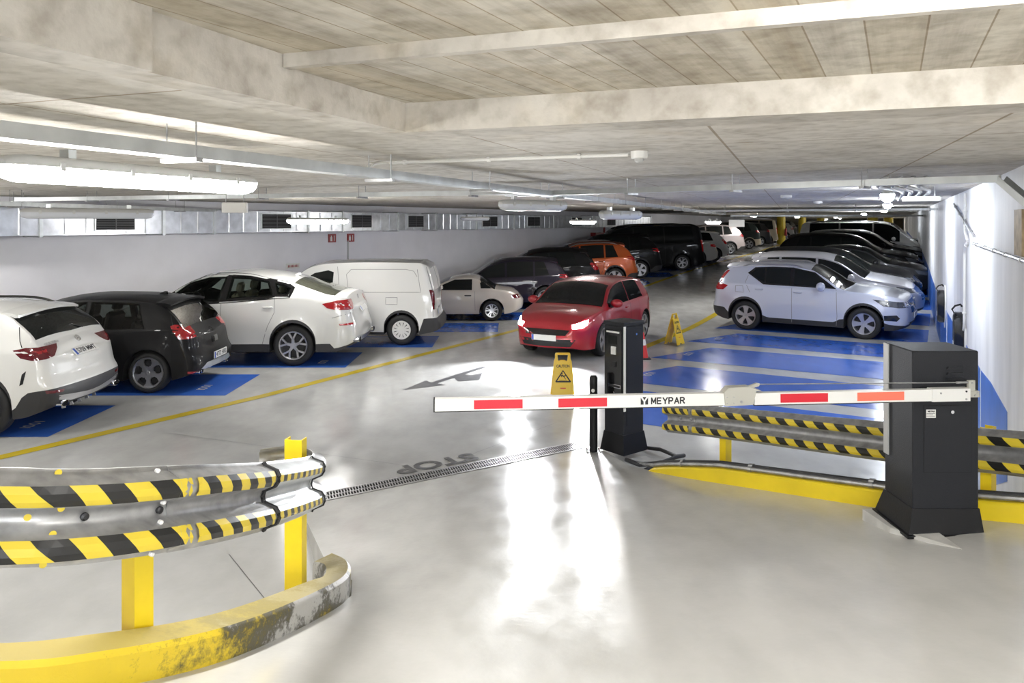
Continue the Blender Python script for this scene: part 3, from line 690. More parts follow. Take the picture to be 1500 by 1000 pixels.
for k, ch in enumerate('MEYPAR'):                        # bold painted capitals
    q = MB()
    for a, b in GL[ch]:
        a, b = Vector((a[0]*.025 + .004, a[1]*.034)), Vector((b[0]*.025 + .004, b[1]*.034)); d_ = (b-a).normalized(); e_ = Vector((-d_.y, d_.x))*.0042; a, b = a - d_*.0035, b + d_*.0035
        q.add([afn(uu0 - k*.0358 - p.x, p.y-.0165, .0246) for p in (a-e_, b-e_, b+e_, a+e_)], [(0, 1, 2, 3)])
    q.build('letter', M['ink'], outer)
q = MB()
for poly in ([(.011, .046), (.035, .046), (.023, .026)], [(0, .043), (.018, .019), (.018, 0), (0, 0)], [(.046, .043), (.028, .019), (.028, 0), (.046, 0)]):
    q.add([afn(ap(937) - a, b-.021, .0246) for a, b in poly], [tuple(range(len(poly)))])
q.build('logo', M['ink'], outer)

# ------------------------------------------------------------------ ticket kiosk, bollard, cone, caution signs
kz = rz(1.3, 8.6)
kc = empty('ticket_kiosk', (1.30, 8.72, kz), R(39)); tag(kc, 'black ticket column standing at the foot of the ramp', 'ticket machine')
q = MB(); a_, b_ = .15, .17
q.bbox((-b_, -a_, .12), (b_, a_, 1.43), .008); q.build('body', M['cabinet'], kc)
q = MB(); q.bbox((-b_-.012, -a_-.012, 1.43), (b_+.012, a_+.012, 1.475), .008); q.build('lid', M['cabinet'], kc)
q = MB(); e = .035
q.add([(-b_-e, -a_-e, -.02), (b_+e, -a_-e, -.02), (b_+e, a_+e, -.02), (-b_-e, a_+e, -.02), (-b_-.004, -a_-.004, .2), (b_+.004, -a_-.004, .2), (b_+.004, a_+.004, .2), (-b_-.004, a_+.004, .2)], [(0,1,5,4), (1,2,6,5), (2,3,7,6), (3,0,4,7), (4,5,6,7)]); q.build('base', M['cabinet2'], kc)
q = MB(); q.bbox((-b_-.006, -a_-.012, .47), (-b_+.03, -a_, 1.43), .004); q.build('light_strip', M['white'], kc)
q = MB(); q.box((-b_+.05, -a_-.004, .3), (b_-.02, -a_, 1.40)); q.build('side_door', M['cabinet'], kc)
q = MB(); q.tube([(.04, -a_-.01, 1.33), (.04, -a_, 1.33)], .012, 12); q.build('lock', M['chrome'], kc, True)
q = MB(); q.box((.07, -a_-.008, .52), (.13, -a_-.003, .60)); q.build('label_plate', M['white'], kc)
q = MB(); q.box((-b_-.006, -a_+.025, .50), (-b_, a_-.01, 1.38)); fp = q.build('front_panel', M['trim'], kc)
def kp(name, y0, y1, z0_, z1_, m, t=.01): q = MB(); q.box((-b_-.006-t, y0, z0_), (-b_-.006, y1, z1_)); return q.build(name, m, fp)
kp('name_strip', -.09, .11, 1.345, 1.365, M['white'], .002); kp('screen', -.05, .08, 1.22, 1.31, M['glass'], .004); kp('card_reader', -.04, .03, 1.10, 1.19, M['white'], .012); kp('button', -.04, .01, .96, 1.02, M['black'], .01)
kp('ticket_slot', -.11, .08, .72, .76, M['chrome'], .003); kp('slot_gap', -.10, .07, .728, .752, M['black'], .006)
for k in range(4): q = MB(); a = k*math.pi/2; p = Vector((-b_-.008, -.01+.028*math.cos(a), .64+.028*math.sin(a))); q.tube([p, p+Vector((-.004, 0, 0))], .009, 8); q.build('speaker_hole', M['chrome'], fp, True)
bo = empty('bollard', (.94, 8.66, rz(.94, 8.66))); tag(bo, 'slim black round bollard with a sensor beside the ticket column', 'bollard')
q = MB(); q.lathe([(.01, 0), (.055, 0), (.055, .01), (.048, .012), (.045, .8), (.046, .86), (.03, .885), (.001, .887)], 20); q.build('tube', M['cabinet2'], bo, True)
q = MB(); q.box((-.09, -.09, -.01), (.09, .09, .012)); q.build('base_plate', M['steel'], bo)
for dx, dy in ((-.07, -.07), (.07, -.07), (.07, .07), (-.07, .07)): q = MB(); q.tube([(dx, dy, .01), (dx, dy, .03)], .01, 8); q.build('bolt', M['steel'], bo, True)
q = MB(); q.tube([(-.01, -.044, .72), (-.012, -.052, .72)], .02, 14); q.build('sensor_lens', M['white'], bo, True)
q = MB(); q.tube([(1.55, 8.9, .03), (1.72, 8.72, .06), (1.86, 8.5, .05), (1.9, 8.3, .12), (1.75, 8.1, .16), (1.5, 7.9, .14), (1.36, 7.7, .15)], .022, 8)
tag(q.build('cable', M['black'], smooth=True), 'loose black cable looping behind the ticket column', 'cable')

co = empty('traffic_cone', (2.58, 14.85, 0)); tag(co, 'red traffic cone with a white band on a dark base', 'traffic cone')
q = MB(); q.bbox((-.15, -.15, 0), (.15, .15, .03), .03); q.build('base', M['plastic'], co)
prof = lambda z: lerp(.115, .03, (z-.03)/.49)
q = MB(); q.lathe([(prof(.03), .03), (prof(.27), .27), (prof(.27), .27)], 22); q.lathe([(prof(.39), .39), (prof(.515), .515), (.001, .525)], 22); q.lathe([(prof(.27)-.004, .26), (prof(.4)-.004, .4)], 22); q.build('cone', M['conered'], co, True)
q = MB(); q.lathe([(prof(.27)-.002, .27), (prof(.27)+.002, .272), (prof(.39)+.002, .388), (prof(.39)-.002, .39)], 22); q.build('reflective_band', M['white'], co, True)

def caution_sign(loc, rzz, label, rear_text):
    s = empty('caution_sign', loc, rzz); tag(s, label, 'floor sign', 'yellow caution signs')
    H = .70
    for sd in (-1, 1):
        T = Matrix.Translation((0, 0, H-.02)) @ Matrix.Rotation(sd*R(13), 4, 'X')        # leaf hangs from the hinge
        def L(u, w, t): return T @ Vector((u, t, w-H+.02))
        q = MB(); th = .007
        left = [(-.17, 0), (-.05, 0), (-.035, .035), (-.035, .035)]
        # leaf with a hand hole: four pieces round the opening
        q.prism([(-.18, 0), (-.055, 0), (-.045, .03), (.045, .03), (.055, 0), (.18, 0), (.135, .56), (-.135, .56)], L, -th, th)
        q.prism([(-.135, .56), (-.07, .56), (-.08, .63), (-.08, .655), (-.105, .69), (-.118, .67), (-.118, .60)], L, -th, th)
        q.prism([(.135, .56), (.118, .60), (.118, .67), (.105, .69), (.08, .655), (.08, .63), (.07, .56)], L, -th, th)
        q.prism([(-.105, .69), (-.08, .655), (.08, .655), (.105, .69)], L, -th, th)
        leaf = q.build('leaf', M['signyellow'], s)
        q = MB(); q.prism([(-.05, .56), (.05, .56), (.03, .572), (-.03, .572)], L, -th, th); q.build('hand_rest', M['signyellow'], leaf)
        f = -1 if sd < 0 else 1                              # printed on the outward face
        def TT(w): return T @ Matrix.Translation((0, f*-(th+.001)*-1, w-H+.02)) @ Matrix.Rotation(R(90), 4, 'X') @ (Matrix.Rotation(math.pi, 4, 'Y') if f > 0 else Matrix.Identity(4))
        lettering('CAUTION', .062, TT(.485), M['ink'], leaf, .0016, fit=.2)
        lettering('CUIDADO' if 0 else '-----', .03, TT(.17), M['conered'], leaf, .0008) if 0 else None
        def P(name, polys, m=M['ink']):
            q = MB()
            for p in polys: q.prism(p, lambda u, w, t: T @ Vector((u*(-f if f > 0 else 1), f*(th+t), w-H+.02)), 0, .0012)
            q.build(name, m, leaf)
        a, b = (0, .43), .125
        P('warning_triangle', [[(-.115, .265), (-.10, .252), (.0, .405), (0, .43)], [(.115, .265), (0, .43), (0, .405), (.10, .252)], [(-.115, .265), (.115, .265), (.12, .25), (.105, .243), (-.105, .243), (-.12, .25)]])
        P('falling_figure', [[(-.028, .372), (-.012, .384), (-.002, .372), (-.014, .36)], [(-.045, .36), (-.035, .352), (.005, .325), (.02, .338), (-.012, .358)], [(.0, .34), (.012, .345), (.05, .355), (.052, .347), (.02, .328)], [(.0, .335), (.018, .33), (.045, .29), (.035, .288)], [(-.04, .345), (-.03, .35), (-.012, .325), (-.02, .318)], [(-.06, .277), (.06, .277), (.06, .271), (-.06, .271)]])
        P('red_print', [[(-.045, .15), (.04, .15), (.04, .164), (-.045, .164)]], M['conered'])
    q = MB(); q.tube([(-.1, 0, H-.022), (.1, 0, H-.022)], .01, 8); q.build('hinge', M['signyellow'], s, True)
    return s
caution_sign((.78, 11.55, 0), R(0), 'yellow caution floor sign facing the camera behind the barrier arm', 1)
caution_sign((3.58, 16.55, 0), R(52), 'yellow caution floor sign seen edge-on near the red cone', 1)
# ------------------------------------------------------------------ lamps
def lamp(p0, p1, lit, label, cool=False, w=.075, drop=0):
    """weatherproof fluorescent batten: moulded tray, clear diffuser, clips"""
    a, b = Vector(p0), Vector(p1); L = (b-a).length; d = (b-a).normalized(); n = Vector((d.y, -d.x, 0)).normalized(); up = Vector((0,0,1))
    o = empty('ceiling_lamp', (a+b)/2); tag(o, label, 'lamp', 'fluorescent ceiling lamps')
    def prof(top): 
        return ([(-w, 0), (-w*.95, .02), (-w*.6, .045), (w*.6, .045), (w*.95, .02), (w, 0)] if top else [(-w*.97, 0), (-w*.9, -.03), (-w*.55, -.058), (0, -.066), (w*.55, -.058), (w*.9, -.03), (w*.97, 0)])
    for nm, top, m in (('housing', True, M['greyplastic']), ('diffuser', False, (M['litcool'] if cool else M['lit']) if lit else M['unlit'])):
        q = MB(); P = prof(top); k = len(P); st_ = [(-L/2, .45), (-L/2+.02, .8), (-L/2+.07, 1), (L/2-.07, 1), (L/2-.02, .8), (L/2, .45)]
        for u, s in st_:
            for y, z in P: q.v.append(tuple(d*u + n*(y*s) + up*(z*s)))
        for i in range(len(st_)-1):
            for j in range(k-1): q.f.append((i*k+j, i*k+j+1, i*k+k+j+1, i*k+k+j)); q.m.append(0)
        q.f += [tuple(range(k)), tuple(range((len(st_)-1)*k, len(st_)*k))]; q.m += [0, 0]
        q.build(nm, m, o, True, 50)
    for t in (-.36, -.12, .12, .36):
        for sd in (-1, 1):
            q = MB(); c = d*(L*t) + n*(sd*w*1.0); q.prism([(-.012, -.014), (.012, -.014), (.012, .02), (-.012, .02)], lambda u, z, tt: c + d*u + up*z + n*(sd*tt), -.002, .006); q.build('clip', M['greyplastic'], o)
    for t in (-.3, .3):
        q = MB(); c = d*(L*t); q.prism([(-.02, .04), (.02, .04), (.02, .085+drop), (-.02, .085+drop)], lambda u, z, tt: c + d*u + up*z + n*tt, -.025, .025); q.build('mount', M['zinc'], o)
    return o
def dirp(x, y, z, ang, L=1.5): a = R(ang); return (x - math.sin(a)*L/2, y - math.cos(a)*L/2, z), (x + math.sin(a)*L/2, y + math.cos(a)*L/2, z)
lamp((-2.0, 2.93, 2.925), (-1.53, 4.4, 2.925), True, 'large glowing fluorescent batten nearest the camera under the cable tray')
lamp(*dirp(-4.5, 8.0, 2.80, 55, 1.25), False, 'unlit fluorescent batten in front of the silver duct')
lamp(*dirp(-3.6, 14.0, 2.733, 31, 1.5), True, 'glowing fluorescent batten above the white coupe SUV')
lamp(*dirp(.22, 7.6, 2.875, 52, .85), False, 'unlit fluorescent batten under the junction of the two trays')
lamp(*dirp(1.35, 9.3, 2.795, 44, .8), False, 'unlit fluorescent batten beyond the junction of the two trays')
lamp(*dirp(1.9, 20, 2.715, 31, 1.4), True, 'glowing fluorescent batten above the violet-black crossover')
lamp(*dirp(5.9, 22, 2.71, 30, 1.3), True, 'glowing fluorescent batten above the black people carrier')
lamp(*dirp(-1.0, 20.5, 2.80, 31, 1.3), False, 'unlit fluorescent batten along the far end of the duct')
lamp(*dirp(4.75, 9.5, 3.03, 26.6), True, 'glowing batten seen end-on by the cables over the charger bays', True)
lamp(*dirp(7.2, 14.4, 3.03, 26.6), True, 'glowing batten seen end-on over the pale compact SUV', True)
lamp(*dirp(10.4, 21.0, 3.03, 28), True, 'glowing batten end-on over the dark cars by the wall', True)
lamp(*dirp(15.0, 32.0, 3.05, 28), True, 'added glowing batten far over the right-hand row of cars', True)  # added lamp, lights the far part of the right row
lamp(*dirp(13.5, 42.0, 3.05, 28), True, 'added glowing batten far over the aisle past the black people carrier')  # added lamp for the distant aisle
lamp(*dirp(19.0, 50.0, 3.05, 28), True, 'added glowing batten far over the aisle before the first yellow column')  # added lamp, lifts the aisle short of the columns
lamp(*dirp(39.0, 78.0, 3.05, 28), True, 'added glowing batten by the roller door')  # added lamp so the roller door corner is not dark
lamp(*dirp(25, 58.0, 3.05, 28), True, 'added glowing batten between the far yellow columns')  # added to brighten the yellow columns
lamp(*dirp(31, 71.0, 3.05, 28), True, 'added glowing batten beyond the second yellow column')  # extra lamp raising the light at the far end
lamp(*dirp(36, 86.0, 3.05, 28), True, 'added glowing batten in front of the cream end wall')  # extra lamp put in to brighten the end wall
lamp(*dirp(-9.0, 11.0, 3.02, 31), True, 'added unseen batten lighting the wall by the near parked cars')  # added out of view as fill for the left wall
lamp(*dirp(-7.2, 8.4, 3.0, 20.5), True, 'added unseen batten over the bay of the nearest white SUV')  # out-of-view lamp added to brighten the left wall and bays
lamp(*dirp(-5.4, 5.2, 3.0, 20.5), True, 'added unseen batten over the floor left of the near guard rail')  # out-of-view lamp added to lift the floor and wall on the left
lamp(*dirp(1.2, 1.2, 3.28, 110.5), True, 'added unseen batten on the raised slab above the ramp')  # unseen lamp added overhead to light the ramp

# ------------------------------------------------------------------ cable trays with hanger rods
def tray(name, pts, label, w=.1, h=.055, hang=1.3, m='zinc', group='cable trays'):
    o = empty(name, pts[0]); tag(o, label, 'cable tray', group); P = [Vector(p)-Vector(pts[0]) for p in pts]
    for a, b in zip(P, P[1:]):
        d = (b-a).normalized(); n = d.cross(Vector((0,0,1)))
        n = n.normalized() if n.length > .05 else Vector((1,0,0)); u = n.cross(d)
        L = (b-a).length; q = MB(); t = .004
        q.prism([(-w/2, h/2), (-w/2, -h/2), (w/2, -h/2), (w/2, h/2), (w/2-t, h/2), (w/2-t, -h/2+t), (-w/2+t, -h/2+t), (-w/2+t, h/2)], lambda x, z, tt: a + d*tt + n*x + u*z, 0, L)
        q.build('channel', M[m], o)
        if hang and abs(d.z) < .3:
            k = hang*.5
            while k < L:
                c = a + d*k; top = CZ - pts[0][2] if True else 0
                for sd in (-1, 1):
                    q = MB(); e = c + n*(sd*(w/2+.03)); q.tube([(e.x, e.y, c.z-h/2-.02), (e.x, e.y, top + .01)], .004, 6); q.build('hanger_rod', M['steel'], o)
                q = MB(); q.prism([(-w/2-.05, 0), (w/2+.05, 0), (w/2+.05, .02), (-w/2-.05, .02)], lambda x, z, tt: c + n*x + d*tt + u*(z-h/2-.02), -.02, .02); q.build('bracket', M['steel'], o)
                k += hang
    return o
tray('cable_tray', [(-2.42, .95, 3.02), (.2, 7.96, 3.02), (3.1, 15.7, 3.02), (8.6, 30.4, 3.02)], 'long galvanised tray running from the nearest lit batten down the aisle', .11, .06, 1.75)
tray('cable_tray', [(-.05, 9.0, 3.03), (3.72, 5.72, 3.03)], 'galvanised tray crossing from the aisle tray to the charger wall', .1, .055, 1.15)
tray('cable_tray', [(3.72, 5.72, 3.03), (3.82, 5.45, 2.78)], 'short slanting tray piece bent down against the near wall', .1, .05, 0)
tray('cable_tray', [(.25, 8.55, 3.04), (-7.5, 11.4, 3.04)], 'galvanised tray branching left towards the silver duct', .1, .055, 1.5)
tray('cable_tray', [(-7.2, 7.2, 2.95), (-6.2, 19.5, 2.95)], 'low pale tray running in front of the silver duct', .12, .06, 2.2)
tray('cable_tray', [(-6.2, 20.5, 2.98), (4.5, 38, 2.98)], 'distant tray running beside the far end of the duct', .12, .06, 2.5)
tray('cable_tray', [(5.0, 20.5, 3.0), (11.1, 17.0, 3.0)], 'thin crosswise tray over the second car by the charger wall', .08, .05, 1.6)
tray('cable_tray', [(8.3, 28.5, 2.93), (17.5, 26.5, 2.93)], 'far crosswise tray over the row by the charger wall', .1, .06, 2)

# ------------------------------------------------------------------ conduits, detectors, sign boxes
def pipe(name, pts, r, m, label, cat='pipe', saddles=0):
    P = smooth_path(pts, 4) if len(pts) > 2 else [Vector(p) for p in pts]
    q = MB(); q.tube(P, r, 8); o = q.build(name, M[m], smooth=True); tag(o, label, cat)
    for k in range(saddles):
        f = (k+.5)/saddles; i = min(len(P)-2, int(f*(len(P)-1))); c = P[i].lerp(P[i+1], f*(len(P)-1)-i); d = (P[i+1]-P[i]).normalized()
        q = MB(); q.tube([c-d*.012, c+d*.012], r*1.5, 8); q.build('saddle', M[m], o)
    return o
def straight(a, b, n): return [tuple(Vector(a).lerp(Vector(b), i/n)) for i in range(n+1)]
pipe('conduit', [(-1.02, 5.2, 3.05), (-1.0, 5.3, 3.10), (-.95, 5.42, 3.128)] + straight((-.86, 5.44, 3.13), (.74, 4.80, 3.13), 6), .012, 'white', 'white plastic conduit feeding the smoke detector on the soffit', 'conduit', 4)
def detector(x, y, label, r=.055, z=CZ):
    o = empty('smoke_detector', (x, y, z)); tag(o, label, 'smoke detector', 'ceiling smoke detectors')
    q = MB(); q.lathe([(r, 0), (r, -.03), (r*.95, -.045), (r*.3, -.05)], 18); q.build('base', M['white'], o, True)
    q = MB(); q.lathe([(r*.55, -.045), (r*.55, -.062), (r*.35, -.07), (.001, -.071)], 14); q.build('head', M['greyplastic'], o, True)
detector(.81, 4.78, 'white smoke detector at the end of the white conduit')
detector(4.6, 12.6, 'white smoke detector over the empty blue bays', .09); detector(6.6, 16.2, 'small smoke detector above the pale compact SUV', .09); detector(-.4, 10.2, 'small smoke detector left of the aisle tray', .07)
detector(2.0, 14.5, 'small smoke detector above the red car', .07)
def signbox(x, y, z, w, h, rzz, label, m='white'):
    o = empty('sign_box', (x, y, z), rzz); tag(o, label, 'sign')
    q = MB(); q.bbox((-w/2, -.03, -h/2), (w/2, .03, h/2), .01); q.build('box', M[m], o)
    q = MB(); q.box((-w/2+.01, -.033, -h/2+.01), (w/2-.01, -.03, h/2-.012)); q.build('face', M['white'], o)
    for sx in (-.35, .35): q = MB(); q.tube([(w*sx, 0, h/2-.01), (w*sx, 0, CZ-z+.01)], .004, 6); q.build('hanger_rod', M['steel'], o)
signbox(-3.1, 8.4, 2.86, .28, .115, 0, 'blank cream sign box hanging over the white coupe SUV'); signbox(7.0, 23.4, 2.66, .47, .22, R(-15), 'blank pale sign box hanging over the white hatchback')
signbox(5.1, 9.35, 2.99, .42, .06, R(-20), 'narrow white box under the cables near the charger wall')
# cables dropping to the charger wall
cb_ = [pipe('cable', [(3.5 + .12*i, 7.0, 3.125), (3.52 + .12*i, 7.05, 3.08), (3.62 + .13*i, 7.4, 3.05), (5.2 + .12*i, 10.0, 3.1), (7.2 + .12*i, 14.0, 3.11)], .022, 'greyplastic', lb, 'cable') for i, lb in enumerate(
    ('outermost pale cable of the bundle under the soffit', 'second pale cable of the bundle under the soffit', 'third pale cable of the bundle under the soffit', 'cable of the bundle closest to the charger wall'))]
W = lambda u, z, off=.03: tuple(wp(u, z, off))
pipe('conduit', straight(W(6.6, 2.40), W(11.0, 2.43), 6), .016, 'steel', 'steel conduit clipped along the near white wall', 'conduit', 5)
pipe('conduit', straight(W(11.0, 2.52), W(14.5, 3.0), 4), .016, 'steel', 'steel conduit rising along the white wall towards the soffit', 'conduit', 4)
pipe('conduit', [W(12.2, 3.1), W(12.25, 2.9), W(12.3, 2.6), W(11.9, 2.45), W(12.3, 2.3), W(12.35, 2.1), W(12.4, 1.3), W(12.55, 1.15)], .018, 'white', 'white conduit dropping down the wall to the nearer charger', 'conduit', 3)
q = MB(); q.prism([(7.0, 2.43), (7.42, 2.43), (7.42, 2.80), (7.0, 2.80)], lambda a, b, c: wp(a, b, c), 0, .03)
tag(q.build('wall_panel', mat('brown_plywood', (.42, .32, .19), .6, var=.3, vscale=12)), 'small brown plywood panel on the near white wall', 'panel')
def charger(u, z, label):
    o = empty('car_charger', wp(u, z, 0), math.atan2(wd.y, wd.x)); tag(o, label, 'car charger', 'wall chargers')
    def cap(w, h, n=8): return [(w*math.cos(a) , h*(1 if s > 0 else -1) + w*math.sin(a)*1.0) for s in (1, -1) for a in [(-0 if s > 0 else math.pi) + math.pi*k/n for k in range(n+1)]]
    fn = lambda uu, zz, t: (uu, t, zz)
    q = MB(); q.prism(cap(.30, .13), fn, .0, .02); q.build('mounting_plate', M['white'], o, True)
    q = MB(); q.prism(cap(.17, .16), fn, .02, .12); q.prism(cap(.15, .16), fn, .12, .14); b = q.build('body', M['trim'], o, True)
    q = MB(); q.prism(cap(.135, .15), fn, .14, .146); q.build('front_cover', M['plastic'], b)
    q = MB(); q.prism([(-.06, -.19), (.05, -.19), (.05, -.10), (-.06, -.10)], fn, .146, .15); q.build('label_plate', M['white'], b)
    q = MB(); q.prism([(-.05, -.07), (.05, -.07), (.05, .0), (-.05, .0)], fn, .146, .149); q.build('socket', M['black'], b)
    q = MB(); q.tube([(.0, .13, .30), (.0, .16, .36), (.02, .12, .41), (.06, .05, .43), (.1, .03, .40)], .014, 8); q.build('lead', M['black'], o, True)
charger(17.45, 1.0, 'black oval car charger on the wall above the silver SUV bonnet'); charger(12.75, 1.06, 'black oval car charger on the wall just behind the barrier cabinet')

# ------------------------------------------------------------------ air duct along the left wall
ld = Vector((.521, .8535, 0)); ln_ = Vector((.8535, -.521, 0)); LB = ln_*-14.5
def lw(u, z, off=0): p = LB + ld*u + ln_*off; return Vector((p.x, p.y, z))
du = empty('air_duct', lw(4, 2.46)); tag(du, 'long silver sheet-metal air duct along the top of the white wall', 'air duct')
LD = tuple(lw(4, 2.46)); D0, D1, DZ0, DZ1 = .0, .55, 2.46, 2.95
segs = [2.0, 4.3, 6.25, 6.95, 9.3, 10.5, 13.2, 14.4, 16.6, 18.4, 20.6, 23, 26, 29.5, 33, 36.5]
for i, (a, b) in enumerate(zip(segs, segs[1:])):
    q = MB(); q.prism([(a+.02, DZ0), (b-.02, DZ0), (b-.02, DZ1), (a+.02, DZ1)], lambda u, z, t: lw(u, z, t), D0, D1); s_ = gb(q.build('duct_section', M['duct'], du), LD)
    q = MB(); q.prism([(b-.03, DZ0-.03), (b+.03, DZ0-.03), (b+.03, DZ1+.03), (b-.03, DZ1+.03)], lambda u, z, t: lw(u, z, t), D0, D1+.03); gb(q.build('flange', M['zinc'], du), LD)
    n = max(2, int((b-a)/.35))
    for k in range(1, n):
        u_ = lerp(a, b, k/n); q = MB(); q.prism([(u_-.02, 0), (u_, .012), (u_+.02, 0)], lambda u, w, t: lw(u, t, D1+w), DZ0+.02, DZ1-.02); gb(q.build('stiffening_rib', M['duct'], du), LD)
for (uv, wv) in ((4.85, .6), (8.3, .75), (12.2, .85), (15.1, .75), (17.4, .7), (21.4, .9), (24.4, .9), (28, .9), (31.5, .9)):
    q = MB(); q.prism([(uv-wv/2-.03, DZ0+.07), (uv+wv/2+.03, DZ0+.07), (uv+wv/2+.03, DZ1-.05), (uv-wv/2-.03, DZ1-.05)], lambda u, z, t: lw(u, z, t), D1, D1+.02); v_ = q.build('vent', M['zinc'], du); gb(v_, LD)
    q = MB(); q.prism([(uv-wv/2, DZ0+.09), (uv+wv/2, DZ0+.09), (uv+wv/2, DZ1-.07), (uv-wv/2, DZ1-.07)], lambda u, z, t: lw(u, z, t), D1+.02, D1+.024); q.build('vent_opening', M['under'], v_)
    q = MB()
    for k in range(10): z = DZ0+.1+k*.032; q.prism([(uv-wv/2, z), (uv+wv/2, z), (uv+wv/2, z+.012), (uv-wv/2, z+.012)], lambda u, zz, t: lw(u, zz, t), D1+.024, D1+.032)
    q.prism([(uv-.01, DZ0+.09), (uv+.01, DZ0+.09), (uv+.01, DZ1-.07), (uv-.01, DZ1-.07)], lambda u, zz, t: lw(u, zz, t), D1+.024, D1+.034)
    q.build('vent_slats', M['grille'], v_)
# ------------------------------------------------------------------ wall signs, hose cabinet
def wall_sign(u, z, w, h, m, label, t=.02):
    q = MB(); q.prism([(u-w/2, z-h/2), (u+w/2, z-h/2), (u+w/2, z+h/2), (u-w/2, z+h/2)], lambda a, b, c: lw(a, b, c), .0, t); o = q.build('wall_sign', M[m]); tag(o, label, 'sign'); return o
s1 = wall_sign(13.2, 1.60, .42, .13, 'white', 'small white wall sign with red lettering above the white coupe SUV')
TL = lambda u, z, off: Matrix.Translation(lw(u, z, off)) @ Matrix(((ld.x, 0, ln_.x, 0), (ld.y, 0, ln_.y, 0), (0, 1, 0, 0), (0, 0, 0, 1)))
for k in range(8):
    q = MB(); x0_ = 13.03 + k*.044; q.prism([(x0_, 1.565), (x0_+.028, 1.57), (x0_+.024, 1.625), (x0_+.004, 1.63)], lambda a, b, c: lw(a, b, c), .02, .0225); q.build('letter_mark', M['redpaint'], s1)
sp = pipe('sign_pole', [tuple(lw(14.9, 1.0, .25)), tuple(lw(14.9, 2.2, .25))], .02, 'greyplastic', 'thin grey riser pipe on the wall behind the white cargo van')
for u_, lb in ((14.55, 'red extinguisher sign on the near side of the grey riser'), (15.25, 'red extinguisher sign on the far side of the grey riser')):
    o = wall_sign(u_, 2.27, .26, .22, 'redpaint', lb, .03)
    q = MB(); q.prism([(u_-.08, 2.19), (u_-.01, 2.19), (u_-.01, 2.29), (u_-.03, 2.31), (u_-.03, 2.34), (u_-.06, 2.34), (u_-.06, 2.31), (u_-.08, 2.29)], lambda a, b, c: lw(a, b, c), .03, .033); q.build('pictogram', M['white'], o)
    q = MB(); q.prism([(u_+.05, 2.19), (u_+.07, 2.19), (u_+.07, 2.34), (u_+.05, 2.34)], lambda a, b, c: lw(a, b, c), .03, .033); q.build('pictogram', M['white'], o)
hc = empty('hose_cabinet', lw(31.0, 1.45)); tag(hc, 'red fire hose cabinet on the white wall behind the orange SUV', 'hose cabinet')
q = MB(); q.prism([(30.5, 1.55), (31.5, 1.55), (31.5, 2.22), (30.5, 2.22)], lambda a, b, c: lw(a, b, c), 0, .25); gb(q.build('box', M['redpaint'], hc), tuple(lw(31.0, 1.45)))
q = MB(); q.prism([(30.6, 1.62), (31.4, 1.62), (31.4, 2.15), (30.6, 2.15)], lambda a, b, c: lw(a, b, c), .25, .262); gb(q.build('door', M['redpaint'], hc), tuple(lw(31.0, 1.45)))
pipe('fire_pipe', [tuple(lw(31.75, 1.5, .1)), tuple(lw(31.75, 3.1, .1))], .05, 'redpaint', 'red vertical fire pipe beside the hose cabinet')
ex = empty('fire_extinguisher', (21.5, 59.55, zf(21.5, 60)+1.0)); tag(ex, 'dark red fire extinguisher hung on the nearest yellow column', 'fire extinguisher')
q = MB(); q.lathe([(.01, -.35), (.1, -.35), (.1, .12), (.06, .2), (.03, .24), (.03, .3), (.01, .31)], 14, Matrix.Translation((.2, 0, 0))); q.build('cylinder', M['redpaint'], ex, True)
q = MB(); q.tube([(.2, 0, .28), (.28, -.03, .25), (.31, -.04, .0), (.30, -.04, -.15)], .02, 6); q.build('hose', M['black'], ex, True)
